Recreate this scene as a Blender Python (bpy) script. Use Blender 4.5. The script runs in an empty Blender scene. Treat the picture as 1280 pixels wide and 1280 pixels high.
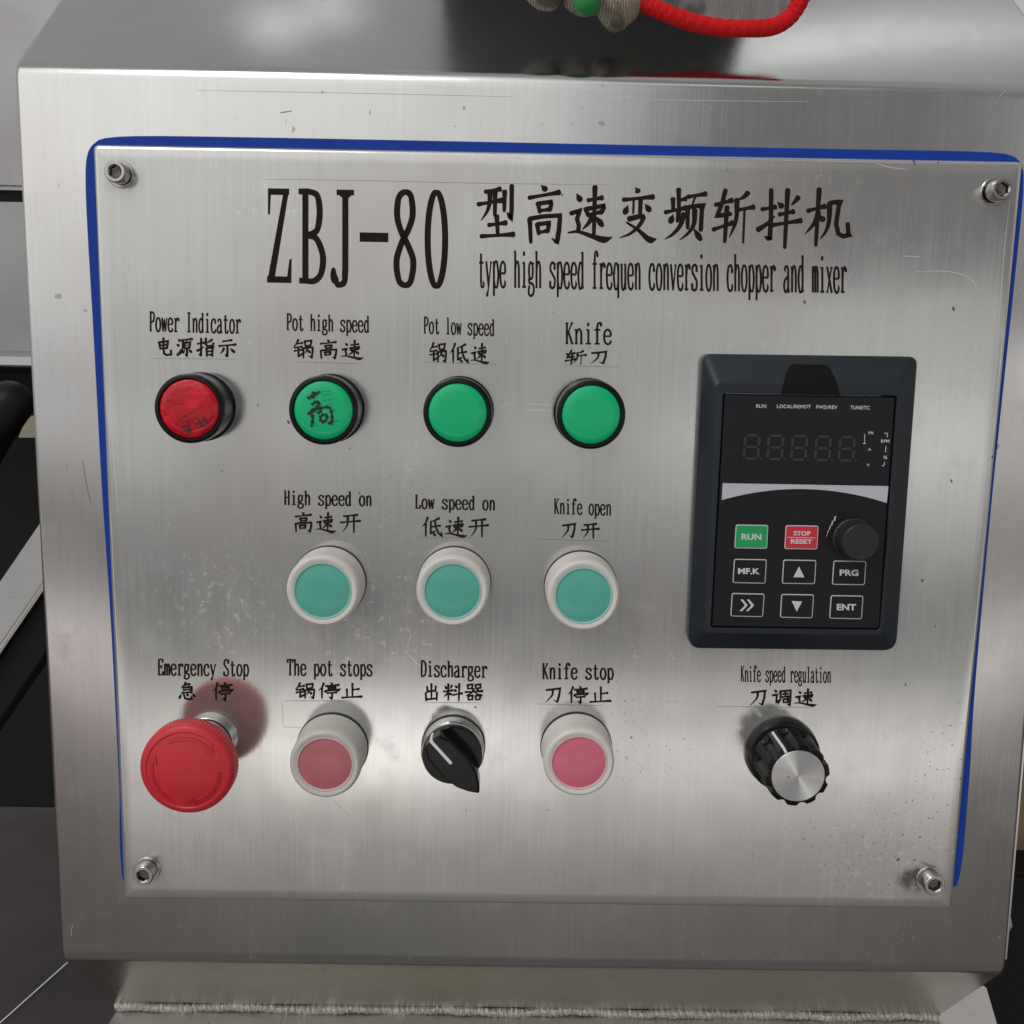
import bpy, bmesh, math, random
from mathutils import Vector, Matrix
random.seed(7)
PI = math.pi
scene = bpy.context.scene
col = scene.collection

# ------------------------------------------------------------------ camera
# The panel's front face is the plane y = 0 (x right, z up, towards the viewer is -y), metres.
F_PX, PXW = 1250.8, 1280.0
rx, ry, rz = 0.1517, -0.0106, 0.0202
tv = Vector((0.0172, 0.0170, 0.4465))
Rz = Matrix.Rotation(rz, 3, 'Z'); Rx = Matrix.Rotation(rx, 3, 'X'); Ry = Matrix.Rotation(ry, 3, 'Y')
RCV = Rz @ Rx @ Ry
def conv(v): return Vector((v[0], v[2], -v[1]))
CAM = conv(-(RCV.transposed() @ tv))
c_right, c_down, c_fwd = conv(RCV[0]), conv(RCV[1]), conv(RCV[2])
cam_d = bpy.data.cameras.new('camera'); cam = bpy.data.objects.new('camera', cam_d); col.objects.link(cam)
m3 = Matrix((c_right, -c_down, -c_fwd)).transposed()
cam.matrix_world = Matrix.Translation(CAM) @ m3.to_4x4()
cam_d.sensor_width = 36; cam_d.lens = 36 * F_PX / PXW
cam_d.clip_start = 0.01; cam_d.clip_end = 100
scene.camera = cam
scene.render.resolution_x = scene.render.resolution_y = 1024
scene.view_settings.view_transform = 'Standard'
scene.view_settings.look = 'None'
scene.view_settings.exposure = 0.0
scene.view_settings.gamma = 1.0
scene.view_settings.use_curve_mapping = False
scene.render.engine = 'CYCLES'

# ------------------------------------------------------------------ node helpers
class S:
    """a node socket with arithmetic"""
    nt = None
    def __init__(s, k): s.k = k
    @staticmethod
    def op(o, *a, clamp=False):
        n = S.nt.nodes.new('ShaderNodeMath'); n.operation = o; n.use_clamp = clamp
        for i, v in enumerate(a):
            if isinstance(v, S): S.nt.links.new(v.k, n.inputs[i])
            else: n.inputs[i].default_value = v
        return S(n.outputs[0])
    def __add__(a, b): return S.op('ADD', a, b)
    __radd__ = __add__
    def __sub__(a, b): return S.op('SUBTRACT', a, b)
    def __rsub__(a, b): return S.op('SUBTRACT', b, a)
    def __mul__(a, b): return S.op('MULTIPLY', a, b)
    __rmul__ = __mul__
    def __truediv__(a, b): return S.op('DIVIDE', a, b)
    def __neg__(a): return S.op('MULTIPLY', a, -1.0)
def smooth(x, a, b):
    n = S.nt.nodes.new('ShaderNodeMapRange'); n.interpolation_type = 'SMOOTHSTEP'
    S.nt.links.new(x.k, n.inputs['Value'])
    n.inputs['From Min'].default_value = min(a, b); n.inputs['From Max'].default_value = max(a, b)
    n.inputs['To Min'].default_value = 0 if a < b else 1; n.inputs['To Max'].default_value = 1 if a < b else 0
    return S(n.outputs[0])
def band(x, a, b, w): return smooth(x, a - w, a + w) * smooth(x, b + w, b - w)
def gauss(u, v, cu, cv, su, sv):
    a = (u - cu) * (1 / su); b = (v - cv) * (1 / sv)
    return S.op('POWER', 2.718, -(a * a + b * b))
def mixc(f, a, b):
    n = S.nt.nodes.new('ShaderNodeMix'); n.data_type = 'RGBA'
    for i, v in ((0, f), (6, a), (7, b)):
        if isinstance(v, S): S.nt.links.new(v.k, n.inputs[i])
        else: n.inputs[i].default_value = v if i == 0 else (*v, 1)
    return S(n.outputs[2])
def noise(vec, scale=(1, 1, 1), sc=1.0, detail=2.0, rough=0.5, dist=0.0):
    mp = S.nt.nodes.new('ShaderNodeMapping'); mp.inputs['Scale'].default_value = scale
    S.nt.links.new(vec.k, mp.inputs[0])
    n = S.nt.nodes.new('ShaderNodeTexNoise'); n.inputs['Scale'].default_value = sc
    n.inputs['Detail'].default_value = detail; n.inputs['Roughness'].default_value = rough
    n.inputs['Distortion'].default_value = dist
    S.nt.links.new(mp.outputs[0], n.inputs['Vector'])
    return S(n.outputs[0])

# ------------------------------------------------------------------ world: a workshop all round (walls, floor, bright ceiling)
def build_world():
    w = bpy.data.worlds.new('World'); scene.world = w; w.use_nodes = True
    nt = w.node_tree; nt.nodes.clear(); S.nt = nt
    out = nt.nodes.new('ShaderNodeOutputWorld'); bg = nt.nodes.new('ShaderNodeBackground')
    nt.links.new(bg.outputs[0], out.inputs[0])
    tc = nt.nodes.new('ShaderNodeTexCoord'); sp = nt.nodes.new('ShaderNodeSeparateXYZ')
    nt.links.new(tc.outputs['Generated'], sp.inputs[0])
    x, y, z = (S(o) for o in sp.outputs)
    d = S.op('MAXIMUM', -y, 0.08)
    u, v = x / d, z / d
    # half of the room in front of the panel
    t = (v + 0.9) * (1 / 1.5)
    ramp = nt.nodes.new('ShaderNodeValToRGB'); nt.links.new(t.k, ramp.inputs[0])
    prof = [(-.9, .08), (-.68, .11), (-.60, .14), (-.53, .23), (-.47, .40), (-.41, .74), (-.36, .50), (-.31, .20), (-.26, .12), (-.19, .16), (-.13, .25),
            (-.08, .38), (-.02, .25), (.02, .25), (.06, .36), (.12, .42), (.20, .46), (.30, .62), (.55, .66)]
    e = ramp.color_ramp.elements
    e[0].position = 0.0; e[1].position = 1.0
    e[0].color = (prof[0][1] / .62,) * 3 + (1,); e[1].color = (prof[-1][1] / .62,) * 3 + (1,)
    for pv, b in prof[1:]:
        k = e.new((pv + 0.9) / 1.5); k.color = (b / .62,) * 3 + (1,)
    f = S(ramp.outputs[0])
    left = smooth(u, 0.05, -0.45) * smooth(v, -0.25, 0.05)
    f = f + left * 0.24
    f = f + gauss(u, v, -.13, -.405, .13, .042) * 1.5
    f = f + gauss(u, v, .42, -.08, .22, .12) * 0.50
    f = f + gauss(u, v, .33, -.40, .25, .07) * 0.08
    f = f + gauss(u, v, -.75, 1.1, .2, .12) * 7.0 + gauss(u, v, .55, 1.35, .25, .1) * 7.0 + gauss(u, v, 1.3, .3, .14, .35) * 3.0  # bright patches added for glints on knobs, bezels and lenses
    dk = smooth(u, .0, .32) * smooth(v, .06, .10)
    f = f * (1.0 - dk * 0.78)
    f = f * (1.0 - gauss(u, v, .2, -.57, .12, .03) * 0.35)
    # everything else: floor, far walls, ceiling with daylight
    g = 0.12 + smooth(z, -.35, .15) * 0.35 - smooth(z, .55, .85) * 0.05
    a, b = x / S.op('MAXIMUM', z, 0.1), y / S.op('MAXIMUM', z, 0.1)
    up = smooth(z, .6, .75)
    spots = gauss(a, b, -.31, .465, .035, .018) + gauss(a, b, -.235, .49, .04, .015)
    beam = gauss(a - (b - .44) * 2.0, b, .335, .47, .05, .2)
    g = g + up * (spots * 2.6 + beam * 1.9)
    front = smooth(y, -.15, -.40)
    tot = f * front + g * (1.0 - front)
    warm = smooth(v, -.1, -.5) * front
    nt.links.new(mixc(warm, (1.0, 1.0, .985), (1.0, .94, .91)).k, bg.inputs['Color'])
    nt.links.new((tot * 0.95).k, bg.inputs['Strength'])
build_world()

# ------------------------------------------------------------------ lamps: soft ceiling light from the upper left, behind the viewer
def area(name, loc, target, size, power, colr):
    l = bpy.data.lights.new(name, 'AREA'); l.shape = 'DISK'; l.size = size; l.energy = power; l.color = colr
    o = bpy.data.objects.new(name, l); col.objects.link(o); o.location = loc
    o.rotation_euler = (Vector(target) - Vector(loc)).to_track_quat('-Z', 'Y').to_euler()
    return o
area('ceiling_lamp', (-0.7, -0.75, 1.5), (0, 0, 0), 0.6, 5.6, (1.0, .98, .95))

# ------------------------------------------------------------------ pixel of the photograph -> real point
def ray(px, py): return (c_fwd * F_PX + c_right * (px - 640) + c_down * (py - 640)).normalized()
def W(px, py, h=0.0):
    d = ray(px, py); t = (-h - CAM.y) / d.y
    return CAM + d * t
def onplane(px, py, p0, n):
    d = ray(px, py); return CAM + d * ((p0 - CAM).dot(n) / d.dot(n))
def mpp(px, py, h=0.0): return (W(px + .5, py, h) - W(px - .5, py, h)).length

# ------------------------------------------------------------------ materials
MAT = {}
def newmat(name):
    m = bpy.data.materials.new(name); m.use_nodes = True; nt = m.node_tree; S.nt = nt
    p = nt.nodes['Principled BSDF']; MAT[name] = m
    return m, nt, p
def objvec(nt):
    tc = nt.nodes.new('ShaderNodeTexCoord'); return S(tc.outputs['Object'])
def bump(nt, p, h, strength, dist=0.001):
    b = nt.nodes.new('ShaderNodeBump'); b.inputs['Strength'].default_value = strength; b.inputs['Distance'].default_value = dist
    nt.links.new(h.k, b.inputs['Height']); nt.links.new(b.outputs[0], p.inputs['Normal'])
def plain(name, c, rough=.5, metal=0.0, coat=0.0, spec=.5, mottling=0.12, scale=300, bmp=0.0, trans=0.0, sss=0.0):
    m, nt, p = newmat(name)
    v = objvec(nt); n = noise(v, sc=scale, detail=4)
    n2 = noise(v, sc=scale * .12, detail=3)
    k = (n + n2) * 0.5
    nt.links.new(mixc(k, tuple(x * (1 - mottling) for x in c), tuple(min(1, x * (1 + mottling)) for x in c)).k, p.inputs['Base Color'])
    nt.links.new((rough - .06 + n2 * .12).k, p.inputs['Roughness'])
    p.inputs['Metallic'].default_value = metal; p.inputs['Coat Weight'].default_value = coat
    p.inputs['Coat Roughness'].default_value = .08; p.inputs['Specular IOR Level'].default_value = spec
    if sss:
        p.inputs['Subsurface Weight'].default_value = sss; p.inputs['Subsurface Radius'].default_value = (.004, .004, .004)
        p.inputs['Subsurface Scale'].default_value = 1.0
    if bmp: bump(nt, p, n, bmp, .0004)
    return m
def steel(name, c=(.60, .595, .585), rough=.22, aniso=.6, brush='vertical', streak=.1, tangent=(1, 0, 0), dirt=0.0, scuff=0.0, wav=.15, haze=0.0):
    m, nt, p = newmat(name)
    v = objvec(nt)
    sc = {'vertical': (1, 1, .012), 'horizontal': (.012, 1, 1), 'none': (1, 1, 1)}[brush]
    fine = noise(v, sc, 1500, 3, .7)
    mid = noise(v, sc, 420, 2, .6)
    blot = noise(v, (1, 1, 1), 14, 4, .6)
    cloud = noise(v, (1, 1, 1), 60, 5, .65)
    base = mixc((fine * .6 + mid * .4 - .5) * 2.2 + .5, tuple(x * (1 - streak) for x in c), tuple(x * (1 + streak) for x in c))
    base = mixc(smooth(blot, .45, .7) * .22, base, tuple(x * .84 for x in c))
    tint = noise(v, (1, 1, 1), 7, 3, .5)  # pink and green cast of reflections put into the steel colour
    base = mixc(smooth(tint, .50, .66) * .55, base, (c[0] * .93, c[1] * .85, c[2] * .84))
    base = mixc(smooth(tint, .50, .34) * .50, base, (c[0] * .86, c[1] * .90, c[2] * .84))
    r = rough + (fine - .5) * .10 + (blot - .5) * .16 + (noise(v, (2.5, 1, .7), 16, 3, .6, .8) - .5) * .10 + smooth(cloud, .52, .75) * .05
    if dirt:
        area_ = smooth(noise(v, (1, 1, 1), 9, 2, .5), .50, .62)
        zz = nt.nodes.new('ShaderNodeSeparateXYZ'); nt.links.new(v.k, zz.inputs[0])
        spk = smooth(noise(v, (1, 1, 1), 620, 2, .55), .655, .69) * area_ * (smooth(S(zz.outputs[2]), .17, .08) + .12)
        spk2 = smooth(noise(v, (1, 1, .8), 230, 1, .5), .775, .80)
        s = S.op('MINIMUM', spk + spk2, 1.0) * dirt
        base = mixc(s, base, (.07, .06, .05))
        r = r + s * .35
        nt.links.new(((1.0 - s * .8) * (1.0 - haze)).k, p.inputs['Metallic'])
    else: p.inputs['Metallic'].default_value = 1.0
    if haze:
        so = nt.nodes.new('ShaderNodeSeparateXYZ'); nt.links.new(v.k, so.inputs[0]); z0 = W(670, 1130).z
        st = None
        for px, py, k in ((184, 1087, .75), (1152, 1098, 1.0), (1236, 246, .25), (152, 222, .3), (1135, 1100, .5)):
            q = W(px, py); gq = gauss(S(so.outputs[0]), S(so.outputs[2]), q.x, q.z - z0, .0062, .0055) * k
            st = gq if st is None else st + gq
        st = S.op('MINIMUM', st * 1.7 * smooth(noise(v, (1, 1, 1), 150, 4, .65), .30, .58), 1.0)
        base = mixc(st * .85, base, (.10, .075, .07)); r = r + st * .3
    if scuff:
        a2 = smooth(noise(v, (1, 1, 1), 11, 2, .5, .4), .56, .66)
        zx = nt.nodes.new('ShaderNodeSeparateXYZ'); nt.links.new(v.k, zx.inputs[0])
        q = W(265, 745); q.z -= W(670, 1130).z
        here = gauss(S(zx.outputs[0]), S(zx.outputs[2]), q.x, q.z, .026, .022) * 1.6
        sf = S.op('MINIMUM', smooth(noise(v, (1, 1, 1), 260, 4, .7), .54, .66) * (a2 + here), 1.0) * scuff
        base = mixc(sf, base, (.80, .80, .79)); r = r + sf * .18
    nt.links.new(base.k, p.inputs['Base Color']); nt.links.new(r.k, p.inputs['Roughness'])
    p.inputs['Anisotropic'].default_value = aniso
    if aniso:
        cv = nt.nodes.new('ShaderNodeCombineXYZ')
        for i in range(3): cv.inputs[i].default_value = tangent[i]
        nt.links.new(cv.outputs[0], p.inputs['Tangent'])
    bump(nt, p, fine * .25 + noise(v, (1, 1, .5), 22, 2, .5) * wav * 12, .12, .0006)
    return m
steel('brushed_panel_steel', rough=.135, aniso=.5, wav=.35, streak=.08, haze=.22, dirt=.85, scuff=.4)
steel('brushed_cabinet_steel', rough=.2, aniso=.62, wav=.3, streak=.055, dirt=.35, c=(.61, .605, .60))
steel('polished_top_steel', c=(.52, .53, .53), rough=.15, aniso=.3, brush='none', streak=.02, wav=.05)
steel('skirt_steel', c=(.60, .575, .53), rough=.30, aniso=.3, wav=.5, brush='horizontal', streak=.08, dirt=.6)
steel('rail_steel', c=(.60, .60, .60), rough=.3, aniso=.4, brush='horizontal', streak=.08, wav=.4)
steel('bare_steel', c=(.62, .61, .59), rough=.22, aniso=0, brush='none', streak=.05, wav=0)
steel('screw_steel', c=(.50, .49, .47), rough=.2, aniso=0, brush='none', streak=.15, wav=0)
steel('socket_shade_steel', c=(.17, .16, .15), rough=.3, aniso=0, brush='none', streak=.3, wav=0)  # screw socket recess: its shade put into a darker steel
steel('ground_plate_steel', c=(.72, .70, .68), rough=.5, aniso=0, brush='none', streak=.07, dirt=.6, wav=0)
steel('far_steel', c=(.33, .33, .33), wav=.5, rough=.30, aniso=.4, brush='horizontal', streak=.08)
plain('weld_metal', (.50, .48, .45), .5, metal=.6, mottling=.25, scale=500, bmp=.6)
plain('lettering_paint', (.019, .011, .010), .7, spec=.12, mottling=.5, scale=200)
plain('blue_gasket_rubber', (.006, .045, .33), .55, spec=.2, mottling=.15, scale=60)
plain('black_bezel', (.005, .007, .006), .2, coat=.05, spec=.2)
plain('black_plastic', (.008, .008, .009), .35, bmp=.08, spec=.25)
plain('knob_plastic', (.005, .005, .005), .24, coat=.12, spec=.2)
plain('ribbed_knob_plastic', (.024, .024, .024), .4, spec=.3)
plain('housing_plastic', (.014, .019, .025), .42, spec=.4, bmp=.05, mottling=.08)
plain('notch_shade_black', (.004, .0045, .005), .5, spec=.15)
plain('faceplate_film', (.0100, .0100, .0145), .42, spec=.28, mottling=.25)
plain('lower_film', (.0075, .0077, .0085), .42, spec=.28, mottling=.25)
plain('display_window', (.0075, .0075, .0072), .3, spec=.28, mottling=.05)
plain('display_segment', (.034, .031, .028), .5)
plain('white_print', (.62, .63, .66), .5, mottling=.05)
plain('silver_print', (.52, .53, .58), .45, mottling=.05)
plain('green_key_film', (.008, .34, .10), .42, mottling=.05)
plain('red_key_film', (.60, .022, .045), .42, mottling=.05)
plain('white_silicone', (.68, .655, .62), .42, sss=.15, mottling=.13, scale=150)
plain('grey_silicone', (.56, .54, .50), .42, sss=.15, mottling=.16, scale=150)
plain('teal_cap', (.085, .42, .335), .38, coat=.25, mottling=.12, scale=70)
plain('teal_rim', (.34, .58, .53), .4, mottling=.05)
plain('pink_rim', (.66, .50, .50), .4, mottling=.05)
plain('dull_rose_cap', (.46, .135, .15), .40, coat=.2, mottling=.16, scale=90)
plain('pink_cap', (.66, .14, .21), .40, coat=.25, mottling=.10, scale=90)
plain('green_lens', (.0, .49, .19), .3, coat=.35, spec=.25, mottling=.04, scale=120)
plain('red_mushroom', (.60, .022, .035), .40, mottling=.06, bmp=.05)
plain('red_emboss', (.50, .014, .024), .42, mottling=.06)  # mushroom red darkened: shading of the embossed arrows put into their colour
plain('marker_ink', (.006, .016, .010), .35)
plain('white_line', (.75, .75, .74), .45)
plain('dark_gap', (.012, .012, .012), .6)
plain('scratch_mark', (.75, .75, .74), .35, metal=.6)
plain('engraved_line', (.24, .23, .22), .4, metal=.7)
plain('red_hem_yarn', (.62, .016, .018), .95, mottling=.35, scale=900, bmp=1.0, spec=.1)
plain('green_rubber', (.012, .22, .05), .5)
plain('black_hose', (.006, .006, .006), .45, spec=.2)
plain('near_black', (.008, .008, .008), .6, spec=.2)
plain('hood_plastic', (.006, .006, .0065), .45, spec=.12, mottling=.5, scale=40)
plain('beige_card', (.38, .36, .26), .7)
plain('tan_board', (.22, .15, .09), .8)
def red_lens():
    m, nt, p = newmat('red_lens'); v = objvec(nt)
    n = noise(v, sc=220, detail=3, dist=.8); n2 = noise(v, sc=90, detail=2)
    nt.links.new(mixc(smooth(n2, .35, .65), (.50, .003, .010), (.72, .006, .022)).k, p.inputs['Base Color'])
    p.inputs['Roughness'].default_value = .2; p.inputs['Specular IOR Level'].default_value = .15; p.inputs['Coat Weight'].default_value = .55; p.inputs['Coat Roughness'].default_value = .05
    bump(nt, p, n, .8, .0014)
red_lens()
def knit(name, c1, c2, sc):
    m, nt, p = newmat(name); v = objvec(nt)
    w = nt.nodes.new('ShaderNodeTexWave'); w.inputs['Scale'].default_value = sc; w.inputs['Distortion'].default_value = 3
    w.inputs['Detail'].default_value = 3; w.inputs['Detail Scale'].default_value = 2.5
    nt.links.new(v.k, w.inputs[0]); k = S(w.outputs['Fac'])
    big = noise(v, sc=45, detail=3)
    base = mixc(k, c1, c2)
    base = mixc(smooth(big, .5, .62), base, tuple(x * .55 for x in c1))
    nt.links.new(base.k, p.inputs['Base Color']); p.inputs['Roughness'].default_value = .9
    bump(nt, p, k + noise(v, sc=800, detail=3), .8, .001)
knit('beige_knit', (.30, .25, .19), (.50, .45, .37), 260)
knit('grey_terry', (.46, .42, .43), (.70, .66, .66), 420)
def spun():
    m, nt, p = newmat('spun_aluminium'); tc = nt.nodes.new('ShaderNodeTexCoord')
    c = nt.nodes.new('ShaderNodeVectorMath'); c.operation = 'CROSS_PRODUCT'; c.inputs[1].default_value = (0, 1, 0)
    nt.links.new(tc.outputs['Object'], c.inputs[0]); nt.links.new(c.outputs[0], p.inputs['Tangent'])
    l = nt.nodes.new('ShaderNodeVectorMath'); l.operation = 'LENGTH'; nt.links.new(tc.outputs['Object'], l.inputs[0])
    cx = nt.nodes.new('ShaderNodeCombineXYZ'); nt.links.new(l.outputs['Value'], cx.inputs[0])
    n = noise(S(cx.outputs[0]), sc=4000, detail=2)
    nt.links.new(mixc(n, (.62, .62, .61), (.80, .80, .79)).k, p.inputs['Base Color'])
    p.inputs['Metallic'].default_value = 1; p.inputs['Roughness'].default_value = .45; p.inputs['Anisotropic'].default_value = .95
    p.inputs['Anisotropic Rotation'].default_value = .25
spun()
def floor_mat():
    m, nt, p = newmat('workshop_floor'); v = objvec(nt)
    n = noise(v, sc=7, detail=6, rough=.6)
    nt.links.new(mixc(n, (.030, .026, .027), (.085, .072, .074)).k, p.inputs['Base Color'])
    p.inputs['Roughness'].default_value = .75; p.inputs['Specular IOR Level'].default_value = .2
floor_mat()

# ------------------------------------------------------------------ object helpers
WL = {}
def link(o, parent, loc):
    col.objects.link(o); loc = Vector(loc); WL[o] = loc
    if parent is not None: o.parent = parent; o.location = loc - WL[parent]
    else: o.location = loc
    return o
def empty(name, loc, label=None, cat=None, group=None, parent=None):
    o = bpy.data.objects.new(name, None); o.empty_display_size = .01
    link(o, parent, loc); tag(o, label, cat, group); return o
def tag(o, label=None, cat=None, group=None, kind=None):
    for k, v in (('label', label), ('category', cat), ('group', group), ('kind', kind)):
        if v: o[k] = v
    return o
def obj(name, bm, mats, parent=None, loc=(0, 0, 0), smoothed=True, angle=35):
    me = bpy.data.meshes.new(name); bmesh.ops.recalc_face_normals(bm, faces=bm.faces) if smoothed is not None else None
    bm.to_mesh(me); bm.free()
    for k in (mats if isinstance(mats, (list, tuple)) else [mats]): me.materials.append(MAT[k])
    if smoothed:
        me.polygons.foreach_set('use_smooth', [True] * len(me.polygons))
        me.set_sharp_from_angle(angle=math.radians(angle))
    return link(bpy.data.objects.new(name, me), parent, loc)
def lathe(bm, prof, seg=72, c=(0, 0), rad=None, a0=0.0, cap=True):
    """profile (r, h) revolved about the panel's normal; rad(angle, i) scales the radius"""
    rings = []
    for i, (r, h) in enumerate(prof):
        if r < 1e-7: rings.append([bm.verts.new((c[0], -h, c[1]))]); continue
        ring = []
        for k in range(seg):
            a = a0 + 2 * PI * k / seg; q = r * (rad(a, i) if rad else 1)
            ring.append(bm.verts.new((c[0] + q * math.cos(a), -h, c[1] + q * math.sin(a))))
        rings.append(ring)
    for A, B in zip(rings, rings[1:]):
        if len(A) == 1 and len(B) == 1: continue
        for k in range(seg):
            j = (k + 1) % seg
            if len(B) == 1: bm.faces.new((A[k], A[j], B[0]))
            elif len(A) == 1: bm.faces.new((A[0], B[j], B[k]))
            else: bm.faces.new((A[k], A[j], B[j], B[k]))
    if cap and len(rings[-1]) > 1: bm.faces.new(rings[-1])
    return bm
def prism(bm, pts, h0, h1, inset=0.0):
    """outline in (x, z) between heights h0 and h1 above the panel; the top edge chamfered by inset"""
    n = len(pts); cx = sum(p[0] for p in pts) / n; cz = sum(p[1] for p in pts) / n
    lo = [bm.verts.new((x, -h0, z)) for x, z in pts]
    tops = [lo]
    if inset:
        tops.append([bm.verts.new((x, -(h1 - inset * math.copysign(1, h1 - h0)), z)) for x, z in pts])
        ins = offset(pts, inset); tops.append([bm.verts.new((x, -h1, z)) for x, z in ins])
    else: tops.append([bm.verts.new((x, -h1, z)) for x, z in pts])
    for A, B in zip(tops, tops[1:]):
        for k in range(n): bm.faces.new((A[k], A[(k + 1) % n], B[(k + 1) % n], B[k]))
    bm.faces.new(tops[-1]); bm.faces.new(lo[::-1])
    return bm
def offset(pts, d):
    """move a closed outline inwards by d"""
    n = len(pts); ar = sum(pts[i][0] * pts[(i + 1) % n][1] - pts[(i + 1) % n][0] * pts[i][1] for i in range(n))
    s = 1 if ar > 0 else -1; out = []
    for i in range(n):
        p0, p, p1 = (Vector(pts[j % n]) for j in (i - 1, i, i + 1))
        e0 = (p - p0); e1 = (p1 - p)
        e0 = e0.normalized() if e0.length > 1e-9 else e1.normalized(); e1 = e1.normalized() if e1.length > 1e-9 else e0
        n0 = Vector((-e0.y, e0.x)) * s; n1 = Vector((-e1.y, e1.x)) * s
        b = n0 + n1; b = b * (1 / max(.3, b.dot(n0)))
        out.append(tuple(p + b * d))
    return out
def roundq(c, r, seg=6):
    """corners of a quad (list of (x, z)) rounded by radius r"""
    out = []; n = len(c); rr = r if isinstance(r, (list, tuple)) else [r] * n
    for i in range(n):
        p0, p, p1 = (Vector(c[j % n]) for j in (i - 1, i, i + 1))
        a = p + (p0 - p).normalized() * rr[i]; b = p + (p1 - p).normalized() * rr[i]
        for k in range(seg + 1):
            t = k / seg; out.append(tuple(a * (1 - t) ** 2 + p * 2 * t * (1 - t) + b * t * t))
    return out
def xz(v, o=(0, 0, 0)): return (v.x - o[0], v.z - o[2])
def tube(bm, pts, rad, seg=12, closed_ends=True):
    """round tube along 3-D points; rad is a number or a function of the index"""
    rings = []; n = len(pts); nrm = None
    for i, p in enumerate(pts):
        t = (pts[min(i + 1, n - 1)] - pts[max(i - 1, 0)]).normalized()
        if nrm is None: nrm = t.orthogonal().normalized()
        nrm = (nrm - t * nrm.dot(t)).normalized(); bn = t.cross(nrm)
        ring = []
        for k in range(seg):
            a = 2 * PI * k / seg; r = rad(i, a) if callable(rad) else rad
            ring.append(bm.verts.new(p + nrm * (r * math.cos(a)) + bn * (r * math.sin(a))))
        rings.append(ring)
    for A, B in zip(rings, rings[1:]):
        for k in range(seg): bm.faces.new((A[k], A[(k + 1) % seg], B[(k + 1) % seg], B[k]))
    if closed_ends: bm.faces.new(rings[0][::-1]); bm.faces.new(rings[-1])
    return bm
def spline(pts, n=10):
    """Catmull-Rom through 2-D or 3-D points"""
    P = [Vector(p) for p in pts]
    if len(P) < 3:
        return [P[0].lerp(P[1], k / n) for k in range(n + 1)]
    closed = (P[0] - P[-1]).length < 1e-6
    P = ([P[-2]] + P + [P[1]]) if closed else ([P[0] * 2 - P[1]] + P + [P[-1] * 2 - P[-2]]); out = []
    for i in range(1, len(P) - 2):
        a, b, c, d = P[i - 1:i + 3]
        for k in range(n):
            t = k / n
            out.append(.5 * ((2 * b) + (c - a) * t + (2 * a - 5 * b + 4 * c - d) * t * t + (3 * b - a - 3 * c + d) * t ** 3))
    out.append(P[-2].copy()); return out
def box(bm, lo, hi):
    vs = [bm.verts.new((x, y, z)) for x in (lo[0], hi[0]) for y in (lo[1], hi[1]) for z in (lo[2], hi[2])]
    for f in ((0, 1, 3, 2), (4, 6, 7, 5), (0, 4, 5, 1), (2, 3, 7, 6), (0, 2, 6, 4), (1, 5, 7, 3)): bm.faces.new([vs[i] for i in f])
    return bm

# ------------------------------------------------------------------ lettering: hand-made stroke alphabets
STEP = [0]
def ribbon(bm, pts, widths, mapf, ends=True):
    """flat stroke: centre line pts (2-D), half-widths along both sides; mapf takes (x, y, layer) to 3-D"""
    STEP[0] += 1; lay = (STEP[0] % 40) * 1.2e-6
    n = len(pts); L = []; R = []
    for i in range(n):
        a, b = pts[max(i - 1, 0)], pts[min(i + 1, n - 1)]
        if n > 12 and i in (0, n - 1) and (pts[0] - pts[-1]).length < 1e-6: a, b = pts[-2], pts[1]
        t = (b - a)
        if t.length < 1e-9: t = Vector((1, 0))
        t.normalize(); k = 1.0
        if 0 < i < n - 1:
            t0 = (pts[i] - pts[i - 1]).normalized(); c = max(.5, t0.dot(t)); k = 1 / c
        nn = Vector((-t.y, t.x)) * widths[i] * k
        L.append(bm.verts.new(mapf(*(pts[i] + nn), lay))); R.append(bm.verts.new(mapf(*(pts[i] - nn), lay)))
    for i in range(n - 1): bm.faces.new((L[i], R[i], R[i + 1], L[i + 1]))
def blob(bm, c, rx_, ry_, mapf, seg=14):
    STEP[0] += 1; lay = (STEP[0] % 40) * 1.2e-6
    bm.faces.new([bm.verts.new(mapf(c[0] + rx_ * math.cos(2 * PI * k / seg), c[1] + ry_ * math.sin(2 * PI * k / seg), lay)) for k in range(seg)])
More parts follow.
